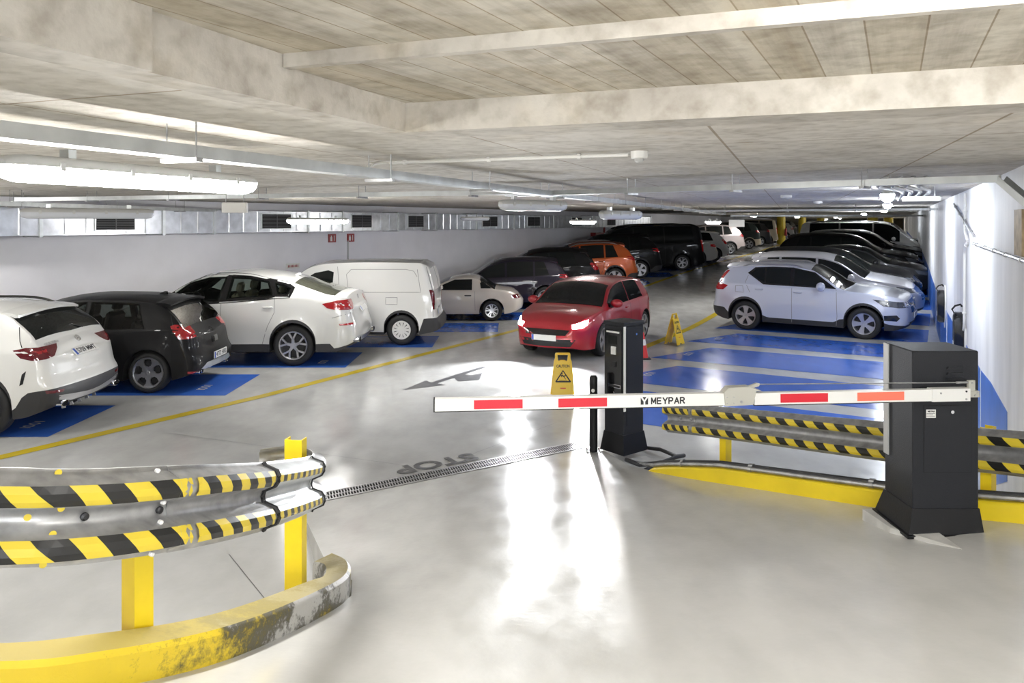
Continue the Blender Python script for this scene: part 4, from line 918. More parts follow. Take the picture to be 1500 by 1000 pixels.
# ------------------------------------------------------------------ vehicles
def sm(t): t = max(0, min(1, t)); return t*t*(3-2*t)
_wheel_cache = {}
def wheel_meshes(r, w, rr, style, rimmat):
    key = (r, w, rr, style, rimmat.name)
    if key in _wheel_cache: return _wheel_cache[key]
    t = MB(); h = w/2                                    # axis along y, +y is the outer face
    t.lathe([(rr, h-.012), (rr+.012, h-.002), (rr+(r-rr)*.5, h), (r-.022, h-.012), (r-.006, h-.032), (r, h-.06), (r, -h+.06), (r-.006, -h+.03), (r-.03, -h+.01), (rr, -h)], 40, axis='y')
    for k in range(3): y = -h+.07 + k*(w-.14)/2; t.lathe([(r+.0006, y-.004), (r+.0006, y+.004)], 40, axis='y', mi=1)
    tm = t.mesh('wheel', [M['tyre'], M['under']], True, 40)
    q = MB(); q.lathe([(rr, h-.012), (rr-.006, h-.004), (rr-.02, h-.006), (rr-.03, h-.02), (rr-.034, h-.13)], 40, axis='y')
    q.lathe([(.001, h-.018), (.028, h-.018), (.034, h-.022), (.06, h-.03), (.065, h-.06)], 24, axis='y')
    def spoke(pts, y0, y1, rot, m=0):                    # pts: (radius, half width) outline along +x
        poly = [(a, b) for a, b in pts] + [(a, -b) for a, b in reversed(pts)]
        cs, sn = math.cos(rot), math.sin(rot)
        q.prism(poly, lambda u, v, t_: (u*cs - v*sn, t_ - .012*(1-u/rr)*(1 if t_ > y0+.001 else 0), u*sn + v*cs), y0, y1, m)
    ys, yt = h-.05, h-.010
    R2 = rr-.02
    if style == 'five':
        for k in range(5): spoke([(.03, .045), (.07, .036), (R2*.75, .055), (R2, .085)], ys, yt, 2*math.pi*k/5+.3)
    elif style == 'gti':
        for k in range(5): spoke([(.03, .05), (.085, .05), (R2*.52, .026), (R2*.72, .035), (R2*.88, .07), (R2*.99, .105)], ys, yt, 2*math.pi*k/5+.3)
    elif style == 'y5':
        for k in range(5):
            a = 2*math.pi*k/5+.3; spoke([(.03, .03), (.075, .026), (R2*.5, .022)], ys, yt, a)
            for sd in (-1, 1):
                cs, sn = math.cos(a), math.sin(a); p0 = Vector((R2*.46, 0)); p1 = Vector((R2*math.cos(.30), sd*R2*math.sin(.30))); d = (p1-p0).normalized(); n = Vector((-d.y, d.x))*.016
                poly = [tuple(p0-n), tuple(p1-n*1.1), tuple(p1+n*1.1), tuple(p0+n)]
                q.prism(poly, lambda u, v, t_: (u*cs - v*sn, t_, u*sn + v*cs), ys, yt-.002)
    elif style == 'cap':
        q.lathe([(.03, h-.014), (.075, h-.016), (.08, h-.03)], 24, axis='y')
        for k in range(12): spoke([(.06, .018), (R2*.6, .024), (R2*.9, .032), (R2, .04)], ys+.01, yt, 2*math.pi*k/12)
        q.lathe([(R2*.9, h-.012), (R2+.012, h-.006)], 36, axis='y')
    else:
        for k in range(10): spoke([(.03, .016), (R2*.6, .011), (R2, .017)], ys, yt, 2*math.pi*k/10 + (.09 if k % 2 else -.09))
    rm = q.mesh('rim', rimmat, True, 30)
    d = MB(); d.lathe([(.001, h-.075), (rr*.72, h-.075), (rr*.72, h-.09), (.001, h-.09)], 28, axis='y'); d.lathe([(.04, h-.10), (rr-.03, h-.11)], 28, axis='y')
    dm = d.mesh('brake_disc', M['disc'], True)
    k = MB(); k.lathe([(rr-.03, h-.125), (.001, h-.125)], 24, axis='y'); km = k.mesh('rim_well', M['under'])
    _wheel_cache[key] = (tm, rm, dm, km); return _wheel_cache[key]

class Car:
    def __init__(c, name, label, cat, S, pm, group='parked cars'):
        c.S = S; L = S['L']; c.L = L; hw = S['W']/2; c.hw = hw; c.pm = pm
        c.root = empty(name); tag(c.root, label, cat, group)
        T = pchip(S['top']); B = pchip(S['belt'])
        PW = pchip(S.get('plan') or [(0, .80), (.05, .87), (.16, .935), (.5, .985), (L*.3, 1), (L*.62, 1), (L-.95, .975), (L-.45, .91), (L-.18, .80), (L-.05, .68), (L, .60)])
        xr_, xf_ = S['ro'], S['ro']+S['wb']; wr, ar = S['wr'], S['ar']; sill = S.get('sill', .22)
        bot = pchip([(0, sill+.12), (.12, sill+.06), (.5, sill), (L-.7, sill), (L-.2, sill-.0), (L, sill+.05)])
        clad = S.get('clad', 0); cladf = pchip(clad) if isinstance(clad, list) else (lambda x: clad)
        rp = pchip(S.get('rp', [(.2, .14), (.32, .03), (.45, 0), (.62, 0), (.70, .05), (1.0, .09), (1.2, .12)])); fp = pchip(S.get('fp', [(.15, .12), (.3, .03), (.5, 0), (.65, .0), (.8, .05), (1.1, .1)]))
        rz_, fz_ = S.get('rzone', .35), S.get('fzone', .5); tum = S.get('tum', .38); tu = S.get('tu', .045)
        c.T, c.B, c.xr, c.xf = T, B, xr_, xf_
        def arch(x):
            z = bot(x)
            for a in (xr_, xf_):
                d = abs(x-a)
                if d <= ar: z = max(z, wr + math.sqrt(max(0, ar*ar-d*d)))
            return z
        def dims(x):
            zt = T(x); zb = min(B(x), zt-.012); W = hw*PW(x); cr = min(S.get('crown', .07), .45*(zt-zb)+.008)
            ze = zt-cr; yb = W*(1-tu); g = min(1, max(0, (ze-zb)/.2)); ye = yb - .018*g - tum*max(0, ze-zb)
            return zt, zb, W, ze, yb, ye
        c.ye = lambda x: dims(x)[5]; c.ze = lambda x: dims(x)[3]; c.zb = lambda x: dims(x)[1]
        zm = S.get('zm', .62)
        def half(x):
            zt, zb, W, ze, yb, ye = dims(x); z0 = arch(x)
            z0 = min(z0, zb-.06)
            ck = min(max(cladf(x), z0+(.055 if clad else .03)), zb-.03)
            zs = [z0, (z0+ck)/2, ck] + [lerp(ck, zb, f) for f in (.10, .3, .5, .7, .9, 1)]
            out = []
            for z in zs:
                y = W*(1-.055*((zm-z)/zm)**2) if z < zm else W*(1-tu*((z-zm)/max(.05, zb-zm))**1.7 if zb > zm else 1)
                y -= S.get('scoop', .012)*math.exp(-((z-.48)/.09)**2)*sm((x-xr_-ar)/.2)*sm((xf_-ar-x)/.2)
                for a in (xr_, xf_):
                    r = math.hypot(x-a, z-wr); y += S.get('flare', .014)*math.exp(-((r-ar)/.07)**2)
                out.append((y, z))
            for f in (.08, .5, .92, 1): out.append((lerp(yb-.012*min(1, max(0, (ze-zb)/.2)), ye, f) + .012*math.sin(math.pi*f)*min(1, max(0, ze-zb)/.3), lerp(zb, ze, f)))
            for f in (.965, .87, .66, .36, 0): out.append((ye*f, ze + (zt-ze)*(1-f**2.3)))
            return [(x + rp(z)*sm(1-x/rz_) - fp(z)*sm(1-(L-x)/fz_), y, z) for y, z in out]
        xs = set(round(L*i/64, 4) for i in range(65)) | {.02, .05, .09, .14, L-.02, L-.06, L-.11}
        for p in S['top']: xs.add(round(p[0], 4))
        for a in (xr_, xf_):
            xs = {x for x in xs if not (a-ar-.03 < x < a+ar+.03)}
            xs |= {a + ar*math.cos(math.pi*k/16) for k in range(17)} | {a-ar-.002, a+ar+.002}
        xs = sorted(xs); V = []; F = []; mi = []; H = 18
        for x in xs:
            h = half(x); y0, z0 = h[0][1], h[0][2]
            V += h + [(a, -b, d) for a, b, d in reversed(h[:-1])] + [(h[0][0], -y0*.5, z0), (h[0][0], 0, z0), (h[0][0], y0*.5, z0)]
        n = 2*H-1+3
        for i in range(len(xs)-1):
            for j in range(n):
                j2 = (j+1) % n; F.append((i*n+j, i*n+j2, (i+1)*n+j2, (i+1)*n+j)); jj = j if j < H-1 else 2*H-3-j
                mi.append(2 if j >= 2*H-2 else (1 if (jj < 2 and clad) else 0))
        for base, bul, xx in ((0, -S.get('rb', .07), 0), ((len(xs)-1)*n, S.get('fb', .12), L)):
            rows = []; NF = 9
            for j in range(H):
                l, r = base+j, base+2*H-2-j; pl = V[l]; row = [l]
                if j < H-1:
                    for k in range(1, NF-1):
                        f = 1-2*k/(NF-1); V.append((pl[0] + bul*(1-f*f)*sm(min(1, (V[base+H-1][2]-pl[2])/.12+.15)), pl[1]*f, pl[2])); row.append(len(V)-1)
                    row.append(r)
                rows.append(row)
            for j in range(H-1):
                for k in range(NF-1):
                    a, b = rows[j][k], rows[j][k+1]
                    if j < H-2: F.append((a, b, rows[j+1][k+1], rows[j+1][k]))
                    else: F.append((a, b, rows[j+1][0]))
                    mi.append(1 if (j < 2 and clad) else 0)
        V = [(x-L/2, y, z) for x, y, z in V]
        me = bpy.data.meshes.new('body'); me.from_pydata(V, [], F)
        for m in (pm, S.get('cladmat', M['plastic']), M['under']): me.materials.append(m)
        me.polygons.foreach_set('material_index', mi); me.polygons.foreach_set('use_smooth', [True]*len(F))
        bm = bmesh.new(); bm.from_mesh(me); bmesh.ops.recalc_face_normals(bm, faces=bm.faces); bm.to_mesh(me); bm.free(); me.set_sharp_from_angle(angle=R(52))
        c.body = link('body', me, c.root); c.bvh = BVHTree.FromPolygons([Vector(v) for v in V], F)
        # wheels
        rs = S.get('rim', 'five'); rmat = S.get('rimmat', M['alloy']); tw = S.get('tw', .22); ms = wheel_meshes(wr, tw, S.get('rr', wr*.70), rs, rmat)
        for a in (xr_, xf_):
            for sd in (1, -1):
                o = link('wheel', ms[0], c.root, (a-L/2, sd*(hw-.018-tw/2), wr)); o.rotation_euler = (0, random.random()*1.2, 0 if sd > 0 else math.pi)
                link('rim', ms[1], o); link('brake_disc', ms[2], o); link('rim_well', ms[3], o)
        c.features()
    # ---- projection of outlines on to the bodywork
    def hit(c, pr, a, b, sg=1):
        L = c.L
        if pr == 'S': o, d = Vector((a-L/2, 3*sg, b)), Vector((0, -sg, 0))
        elif pr == 'R': o, d = Vector((-L, a*sg, b)), Vector((1, 0, 0))
        elif pr == 'F': o, d = Vector((L, a*sg, b)), Vector((-1, 0, 0))
        elif pr in 'CD':                       # round a corner: a < 0 lies on the flank, a > 0 on the tail (C) or nose (D)
            P = Vector((.5, c.hw-.5)); Q = Vector((-a, c.hw)) if a <= 0 else Vector((0, c.hw-a)); e = (Q-P).normalized()
            o = P + e*2.5; fx = (lambda x: x-L/2) if pr == 'C' else (lambda x: L/2-x); se = 1 if pr == 'C' else -1
            d = Vector((-e.x*se, -e.y*sg, 0)); o = Vector((fx(o.x), o.y*sg, b))
        else: o, d = Vector((a-L/2, b*sg, 4)), Vector((0, 0, -1))
        h, n, _, _ = c.bvh.ray_cast(o, d)
        k = 0
        while h is None and k < 24 and pr in 'SRF':                  # outside the silhouette: slide inwards to the edge
            k += 1
            if pr == 'S': o.x += .02 if o.x < 0 else -.02
            else: o.y *= .96
            h, n, _, _ = c.bvh.ray_cast(o, d)
        if h is None:
            h, n, _, _ = c.bvh.find_nearest(o + d*(2.1 if pr in 'SCD' else L*.6 if pr in 'RF' else 2.6))
        if n.dot(d) > 0: n = -n
        return h, n
    def patch(c, q, pr, poly, sg=1, off=.004, skirt=.012, step=.06, mi=0):
        pts = []
        for (a, b), (a2, b2) in zip(poly, poly[1:]+poly[:1]):
            k = max(1, int(math.hypot(a2-a, b2-b)/step))
            for i in range(k): pts.append((lerp(a, a2, i/k), lerp(b, b2, i/k)))
        n = len(pts); ca = sum(p[0] for p in pts)/n; cb_ = sum(p[1] for p in pts)/n; v = []
        h = [c.hit(pr, a, b, sg) for a, b in pts]
        v += [p - nn*skirt for p, nn in h]
        rings = [1, .8, .55, .28]
        for s in rings: v += [p + nn*off for p, nn in (h if s == 1 else [c.hit(pr, lerp(ca, a, s), lerp(cb_, b, s), sg) for a, b in pts])]
        p, nn = c.hit(pr, ca, cb_, sg); v.append(p + nn*off); f = []
        for k in range(len(rings)):
            for i in range(n): j = (i+1) % n; f.append((k*n+i, k*n+j, k*n+n+j, k*n+n+i))
        k = len(rings)
        for i in range(n): f.append((k*n+i, k*n+(i+1) % n, (k+1)*n))
        q.add(v, f, mi)
    def feat(c, name, m, items, both=True, parent=None, off=.004, skirt=.012, step=.06, label=None):
        out = []
        for sg in ((1, -1) if both else (1,)):
            q = MB()
            for pr, poly in items: c.patch(q, pr, poly, sg, off, skirt, step)
            o = q.build(name, m, parent or c.body_parent(), True, 50); out.append(o)
            if label: o['label'] = label
        return out
    def body_parent(c): return c.root
    def ribbon(c, q, pr, line_, w, sg=1, off=.003):
        P = []
        for (a, b), (a2, b2) in zip(line_, line_[1:]):
            k = max(1, int(math.hypot(a2-a, b2-b)/.07))
            for i in range(k): P.append(Vector((lerp(a, a2, i/k), lerp(b, b2, i/k))))
        P.append(Vector(line_[-1])); v = []
        for i, p in enumerate(P):
            d = (P[min(i+1, len(P)-1)] - P[max(i-1, 0)]).normalized(); n = Vector((-d.y, d.x))*w/2
            for e in (p+n, p-n): h, nn = c.hit(pr, e.x, e.y, sg); v.append(h+nn*off)
        q.add(v, [(2*i, 2*i+1, 2*i+3, 2*i+2) for i in range(len(P)-1)])
    def seams(c, lines, w=.010, m=None, pr='S', name='panel_gap'):
        for sg in (1, -1):
            for l in lines:
                q = MB(); c.ribbon(q, pr, l, w, sg); q.build(name, m or M['seam'], c.body)
    def bar(c, name, m, pr, line_, w, sg=1, off=.006, parent=None):
        q = MB(); c.ribbon(q, pr, line_, w, sg, off); c.ribbon(q, pr, line_, w*.5, sg, off+.006); return q.build(name, m, parent or c.root)
    def solid(c, name, m, pr, a, b, size, sg=1, parent=None, rnd=.35, out=0):
        """rounded block seated on the bodywork: size along a, along b, proud"""
        h, n = c.hit(pr, a, b, sg); u = Vector((1, 0, 0)) if pr in 'ST' else Vector((0, 1, 0))
        u = (u - n*u.dot(n)).normalized(); w = n.cross(u); q = MB(); sx, sy, sz = size
        pr2 = [(-1, -.4), (-.8, -1), (.8, -1), (1, -.4), (1, .4), (.8, 1), (-.8, 1), (-1, .4)]
        vs_ = []
        for s, t in ((1, -.01), (1, sz*.6), (rnd*2, sz)):
            vs_ += [h + u*(x*sx/2*s) + w*(y*sy/2*s) + n*(t+out) for x, y in pr2]
        f = [tuple(range(16, 24)), tuple(reversed(range(8)))]
        for k in range(2):
            for i in range(8): j = (i+1) % 8; f.append((k*8+i, k*8+j, k*8+8+j, k*8+8+i))
        q.add(vs_, f); return q.build(name, m, parent or c.root, True, 50)
    def features(c):
        S = c.S; gl = S.get('glass', M['glass']); L = c.L
        # side windows
        wins = S.get('win')
        if not wins:
            wins = []; x0b, x0t = S['wrear']; edges = S['pillars']; x1 = S['wfront']; bs = [None] + edges + [None]
            def zt_(x): return c.ze(x)-.03
            def zb_(x): return c.zb(x)+.02
            for i in range(len(bs)-1):
                lo_b, lo_t = (x0b, x0t) if bs[i] is None else (bs[i]+.03, bs[i]+.03); hi = x1 if bs[i+1] is None else bs[i+1]-.03
                bt = [(lerp(lo_b, hi, k/6), zb_(lerp(lo_b, hi, k/6))) for k in range(7)]; tp = [(lerp(hi, lo_t, k/6), zt_(lerp(hi, lo_t, k/6))) for k in range(7)]
                tp = [(x, max(z, zb_(x)+.012)) for x, z in tp]; wins.append(bt+tp)
        allx = [p for w in wins for p in w]
        if S.get('surround'): 
            for poly in S['surround']:
                for sg in (1, -1):
                    q = MB()
                    for w in ([poly] if not S.get('cabin') else []): c.patch(q, 'S', w, sg, .003)
                    if S.get('cabin'):
                        for w in wins: c.ribbon(q, 'S', w + w[:2], .07, sg, .005)
                        c.ribbon(q, 'S', poly + poly[:1], .05, sg, .004)
                    q.build('window_surround', M['trim'], c.root, True, 50)
        for poly in wins: c.feat('side_window', gl, [('S', poly)], off=.007, skirt=.0)
        wsp = rgp = None
        # windscreen and rear screen
        a, b = S['ws']; N = 6
        pts = [(lerp(a, b, k/N), c.ye(lerp(a, b, k/N))-.055) for k in range(N+1)]
        poly = [(a+.05, 0), (a+.03, pts[0][1]*.55)] + pts + [(b-.03, 0)] + [(x, -y) for x, y in reversed(pts)] + [(a+.03, -pts[0][1]*.55)]
        wsp = poly; c.feat('windscreen', S.get('glassf', gl), [('T', poly)], False, off=.006, skirt=0)
        if S.get('rg'):
            a, b = S['rg']; pts = [(lerp(a, b, k/N), c.ye(lerp(a, b, k/N))-S.get('rgm', .05)) for k in range(N+1)]
            rgp = pts + [(b+.02, 0)] + [(x, -y) for x, y in reversed(pts)] + [(a-.02, 0)]
            c.feat('rear_window', S.get('glassr', gl), [('T', rgp)], False, off=.006, step=.045, skirt=0)
        if S.get('cabin'): c.cabin(*S['cabin'], wins, wsp, rgp)
        for poly in S.get('rgr', []): c.feat('rear_window', gl, [('R', poly)], False, off=.006)
        for nm, m, items, both in S.get('parts', []): c.feat(nm, M[m] if isinstance(m, str) else m, items, both)
        if S.get('seams'): c.seams(S['seams'], m=S.get('seammat'))
        for x, z in S.get('handles', []):
            for sg in (1, -1): c.solid('door_handle', S.get('handlemat', c.pm), 'S', x, z, (.19, .035, .035), sg)
        if S.get('mirror'):
            x, z = S['mirror']
            for sg in (1, -1):
                h, n = c.hit('S', x, z-.06, sg); q = MB()
                T = Matrix.Translation(h + Vector((-.02, sg*.13, .07))) @ Matrix.Diagonal((.085*S.get('ms', 1), .135*S.get('ms', 1), .09*S.get('ms', 1), 1))
                q.lathe([(.001, -1), (.5, -.87), (.87, -.5), (1, 0), (.87, .5), (.5, .87), (.001, 1)], 14, T); mo = q.build('mirror', S.get('mirrormat', c.pm), c.root, True)
                q = MB(); q.tube([h - n*.02, h + Vector((0, sg*.1, .03))], [.035, .03], 8); q.build('mirror_foot', M['plastic'], mo, True)
        if S.get('rails'):
            a, b = S['rails']
            for sg in (1, -1):
                q = MB(); P = []
                for k in range(13):
                    x = lerp(a, b, k/12); h, n = c.hit('T', x, c.ye(x)-.04, sg); P.append(h + Vector((0, 0, .045*sm(min(k, 12-k)/1.5) - .005)))
                q.tube(P, .018, 8); q.build('roof_rail', S.get('railmat', M['chrome']), c.root, True)
        if S.get('spoiler'):
            x, ln, dz = S['spoiler']; q = MB(); ye = c.ye(x+.1)*.97; z = c.T(x+.12)
            N = 8; v = []
            for i in range(N+1):
                y = lerp(-ye, ye, i/N); f = 1-(abs(y)/ye)**4; cr = .05*(y/ye)**2
                v += [(x+.14-L/2, y, z-cr-.03), (x+.14-L/2, y, z-cr+.006), (x-L/2, y, z-cr-dz*.4+.012), (x-ln*(.7+.3*f)-L/2, y, z-cr-dz+.008), (x-ln*(.7+.3*f)-L/2, y, z-cr-dz-.018), (x-L/2, y, z-cr-.07)]
            f = []
            for i in range(N):
                for j in range(6): j2 = (j+1) % 6; f.append((i*6+j, i*6+j2, i*6+6+j2, i*6+6+j))
            f += [tuple(range(6)), tuple(range(N*6, N*6+6))]; q.add(v, f); q.build('spoiler', S.get('spoilermat', c.pm), c.root, True, 40)
        if S.get('fin'):
            x = S['fin']; h, n = c.hit('T', x, 0); q = MB(); q.prism([(-.09, 0), (.07, 0), (-.05, .055), (-.08, .05)], lambda u, w, t: h + Vector((u, t, w-.005)), -.018, .018); q.build('aerial_fin', S.get('finmat', c.pm), c.root)
        for pr, y, z, txt in S.get('plates', []):
            h, n = c.hit(pr, y, z); n = Vector((n.x, 0, n.z)).normalized() if abs(y) < .2 else n
            side = Vector((0, -1, 0)) if pr == 'R' else Vector((0, 1, 0)); up = n.cross(side).normalized()
            T = Matrix((( side.x, up.x, n.x, h.x + n.x*.012), (side.y, up.y, n.y, h.y), (side.z, up.z, n.z, h.z + n.z*.012), (0, 0, 0, 1)))
            q = MB(); q.box((-.26, -.055, -.012), (.26, .055, .004), 0, T); po = q.build('number_plate', M['plate'], c.root)
            q = MB(); q.box((-.257, -.052, .004), (-.212, .052, .005), 0, T); q.build('plate_band', M['plateblue'], po)
            if txt: lettering(txt, .105, T @ Matrix.Translation((.02, 0, .005)), M['ink'], po, .002, .0005, fit=.42)
        for (y, z, r_, el) in S.get('exhaust', []):
            for sg in ((1, -1) if el else (1,)):
                h, n = c.hit('R', y, z, sg); q = MB(); q.lathe([(r_, .10), (r_, -.055), (r_*.82, -.06), (r_*.8, .05), (.001, .05)], 14, Matrix.Translation(h + Vector((-.0, 0, 0))) @ Matrix.Rotation(R(90), 4, 'Y') @ Matrix.Diagonal((.72 if el == 2 else 1, 1.6 if el == 2 else 1, 1, 1)))
                q.build('exhaust', M['chrome'], c.root, True)
        for (pr, a, z, r_) in S.get('emblem', []):
            h, n = c.hit(pr, a, z); q = MB(); Rm = n.to_track_quat('Z', 'Y').to_matrix().to_4x4(); q.lathe([(r_*.8, .004), (r_*.8, .012), (r_, .012), (r_, .0)], 18, Matrix.Translation(h) @ Rm)
            for k in range(S.get('emblem_spokes', 3)): a_ = 2*math.pi*k/3 + math.pi/2; q.prism([(0, -.006), (r_*.85, -.003), (r_*.85, .003), (0, .006)], lambda u, w, t: Matrix.Translation(h) @ Rm @ Vector((u*math.cos(a_)-w*math.sin(a_), u*math.sin(a_)+w*math.cos(a_), t)), .003, .011)
            q.build('emblem', M['chrome'], c.root, True)
    def shell_cut(c, pr, poly, sg, out, inn, k=.97):
        """closed cutter hugging the skin under an outline"""
        n0 = len(poly); ca = sum(p[0] for p in poly)/n0; cb_ = sum(p[1] for p in poly)/n0; poly = [(lerp(ca, a, k), lerp(cb_, b, k)) for a, b in poly]
        a, b = MB(), MB(); c.patch(a, pr, poly, sg, out, 0, .09); c.patch(b, pr, poly, sg, -inn, 0, .09)
        n = 0
        for (x, y), (x2, y2) in zip(poly, poly[1:]+poly[:1]): n += max(1, int(math.hypot(x2-x, y2-y)/.09))
        va, vb = a.v[n:], b.v[n:]; f = [tuple(i-n for i in g) for g in a.f if min(g) >= n]; m = len(va)
        q = MB(); q.add(va + vb, f + [tuple(reversed([i+m for i in g])) for g in f] + [(i, (i+1) % n, m+(i+1) % n, m+i) for i in range(n)], 2); return q
    def cabin(c, seatmat, x0, x1, seats, wins, ws, rg):
        """hollow the greenhouse, open the windows and furnish it"""
        q = MB(); N = 14; zf_ = .55
        for i in range(N+1):
            x = lerp(x0, x1, i/N); zb, ze, ye, zt = c.zb(x), c.ze(x), c.ye(x), c.T(x); yb = c.hw*.955-.10; dr = .05
            top = max(zf_+.12, zt-dr); zz = min(zb, top-.06); ze = max(zz+.02, min(ze-dr, top-.02)); y2 = max(.3, ye-.07)
            q.v += [(x-c.L/2, y, z) for y, z in ((yb, zf_), (yb, zz), (y2, ze), (0, top), (-y2, ze), (-yb, zz), (-yb, zf_))]
        for i in range(N):
            for j in range(7): j2 = (j+1) % 7; q.f.append((i*7+j, i*7+j2, i*7+7+j2, i*7+7+j)); q.m.append(3)
        q.f += [tuple(range(7)), tuple(range(N*7, N*7+7))]; q.m += [3, 3]
        c.body.data.materials.append(M['cabin'])
        cuts = [q]; w = MB()
        for p in wins:
            for sg in (1, -1): e = c.shell_cut('S', p, sg, .03, .22); w.add(e.v, e.f, 2)
        cuts.append(w)
        for p in (ws, rg):
            if p: cuts.append(c.shell_cut('T', p, 1, .03, .16, .96))
        obs = []
        for k in cuts:
            me = k.mesh('cutter', [M['under']]*4); bm = bmesh.new(); bm.from_mesh(me); bmesh.ops.recalc_face_normals(bm, faces=bm.faces); bm.to_mesh(me); bm.free()
            o = link('cutter', me); obs.append(o); md = c.body.modifiers.new('cut', 'BOOLEAN'); md.operation = 'DIFFERENCE'; md.object = o; md.solver = 'EXACT'
        bpy.context.view_layer.update(); dg = bpy.context.evaluated_depsgraph_get()
        me = bpy.data.meshes.new_from_object(c.body.evaluated_get(dg)); old = c.body.data; c.body.modifiers.clear(); c.body.data = me; me.name = 'body'
        me.polygons.foreach_set('use_smooth', [True]*len(me.polygons)); me.set_sharp_from_angle(angle=R(40))
        for o in obs: m_ = o.data; bpy.data.objects.remove(o); bpy.data.meshes.remove(m_)
        for x, y, z in seats:
            q = MB(); lx = x-c.L/2
            q.bbox((lx-.05, y-.25, zf_), (lx+.5, y+.25, z-.45), .05)
            T = Matrix.Translation((lx-.02, y, z-.5)) @ Matrix.Rotation(R(-12), 4, 'Y'); q.bbox((-.07, -.24, 0), (.07, .24, .55), .05, 0, T)
            s_ = q.build('seat', seatmat, c.root, True, 30); q = MB(); q.bbox((-.05, -.13, .58), (.05, .13, .76), .04, 0, T); q.tube([T @ Vector((0, -.06, .5)), T @ Vector((0, -.06, .62))], .008, 6); q.tube([T @ Vector((0, .06, .5)), T @ Vector((0, .06, .62))], .008, 6); q.build('headrest', seatmat, s_, True, 30)
        xs_ = max(s[0] for s in seats)+.55; q = MB(); q.lathe([(.17, -.012), (.185, 0), (.17, .012), (.155, 0), (.17, -.012)], 20, Matrix.Translation((xs_-c.L/2+.1, .38, c.zb(xs_)+.02)) @ Matrix.Rotation(R(-65), 4, 'Y')); q.build('steering_wheel', M['darkcloth'], c.root, True)
    def place(c, x, y, head, side):
        """stand the car so that its rear wheel on `side` (+1 left, -1 right) touches the floor at x, y; head = heading in degrees from +X"""
        a = R(head); lx, ly = c.xr - c.L/2, side*(c.hw-.02)
        ox = x - (lx*math.cos(a) - ly*math.sin(a)); oy = y - (lx*math.sin(a) + ly*math.cos(a))
        n = floor_normal(ox, oy); f = Vector((math.cos(a), math.sin(a), 0)); f = (f - n*f.dot(n)).normalized(); l = n.cross(f)
        c.root.rotation_euler = Matrix(((f.x, l.x, n.x), (f.y, l.y, n.y), (f.z, l.z, n.z))).to_euler()
        c.root.location = (ox, oy, zf(ox, oy)); return c
def scaled(S, kx=1, kz=1, **kw):
    """same car shape stretched along its length and height"""
    def sc(poly): return [(a*kx, b*kz) for a, b in poly]
    D = dict(S)
    for k in ('top', 'belt'): D[k] = sc(S[k])
    for k in ('L', 'ro', 'wb', 'wfront'):
        if k in D: D[k] = D[k]*kx
    for k in ('ws', 'rg', 'wrear', 'rails'):
        if D.get(k): D[k] = tuple(v*kx for v in D[k])
    if 'pillars' in D: D['pillars'] = [v*kx for v in D['pillars']]
    if D.get('win'): D['win'] = [sc(p) for p in D['win']]
    if D.get('surround'): D['surround'] = [sc(p) for p in D['surround']]
    if D.get('seams'): D['seams'] = [sc(p) for p in D['seams']]
    if D.get('handles'): D['handles'] = sc(D['handles'])
    if D.get('mirror'): D['mirror'] = (D['mirror'][0]*kx, D['mirror'][1]*kz)
    if D.get('rp'): D['rp'] = [(a*kz, b) for a, b in D['rp']]
    if D.get('parts'): D['parts'] = [(n, m, [(pr, sc(p) if pr == 'S' else [(a, b*kz) for a, b in p]) for pr, p in it], bo) for n, m, it, bo in D['parts']]
    if D.get('spoiler'): D['spoiler'] = (D['spoiler'][0]*kx, D['spoiler'][1], D['spoiler'][2])
    if D.get('fin'): D['fin'] *= kx
    D.pop('cabin', None); D['glass'] = M['glass']; D['glassf'] = D['glassr'] = M['glass']
    D['plates'] = [(a, b, z*kz, t) for a, b, z, t in S.get('plates', [])]; D['emblem'] = [(a, b, z*kz, r_) for a, b, z, r_ in S.get('emblem', [])]
    D.update(kw); return D
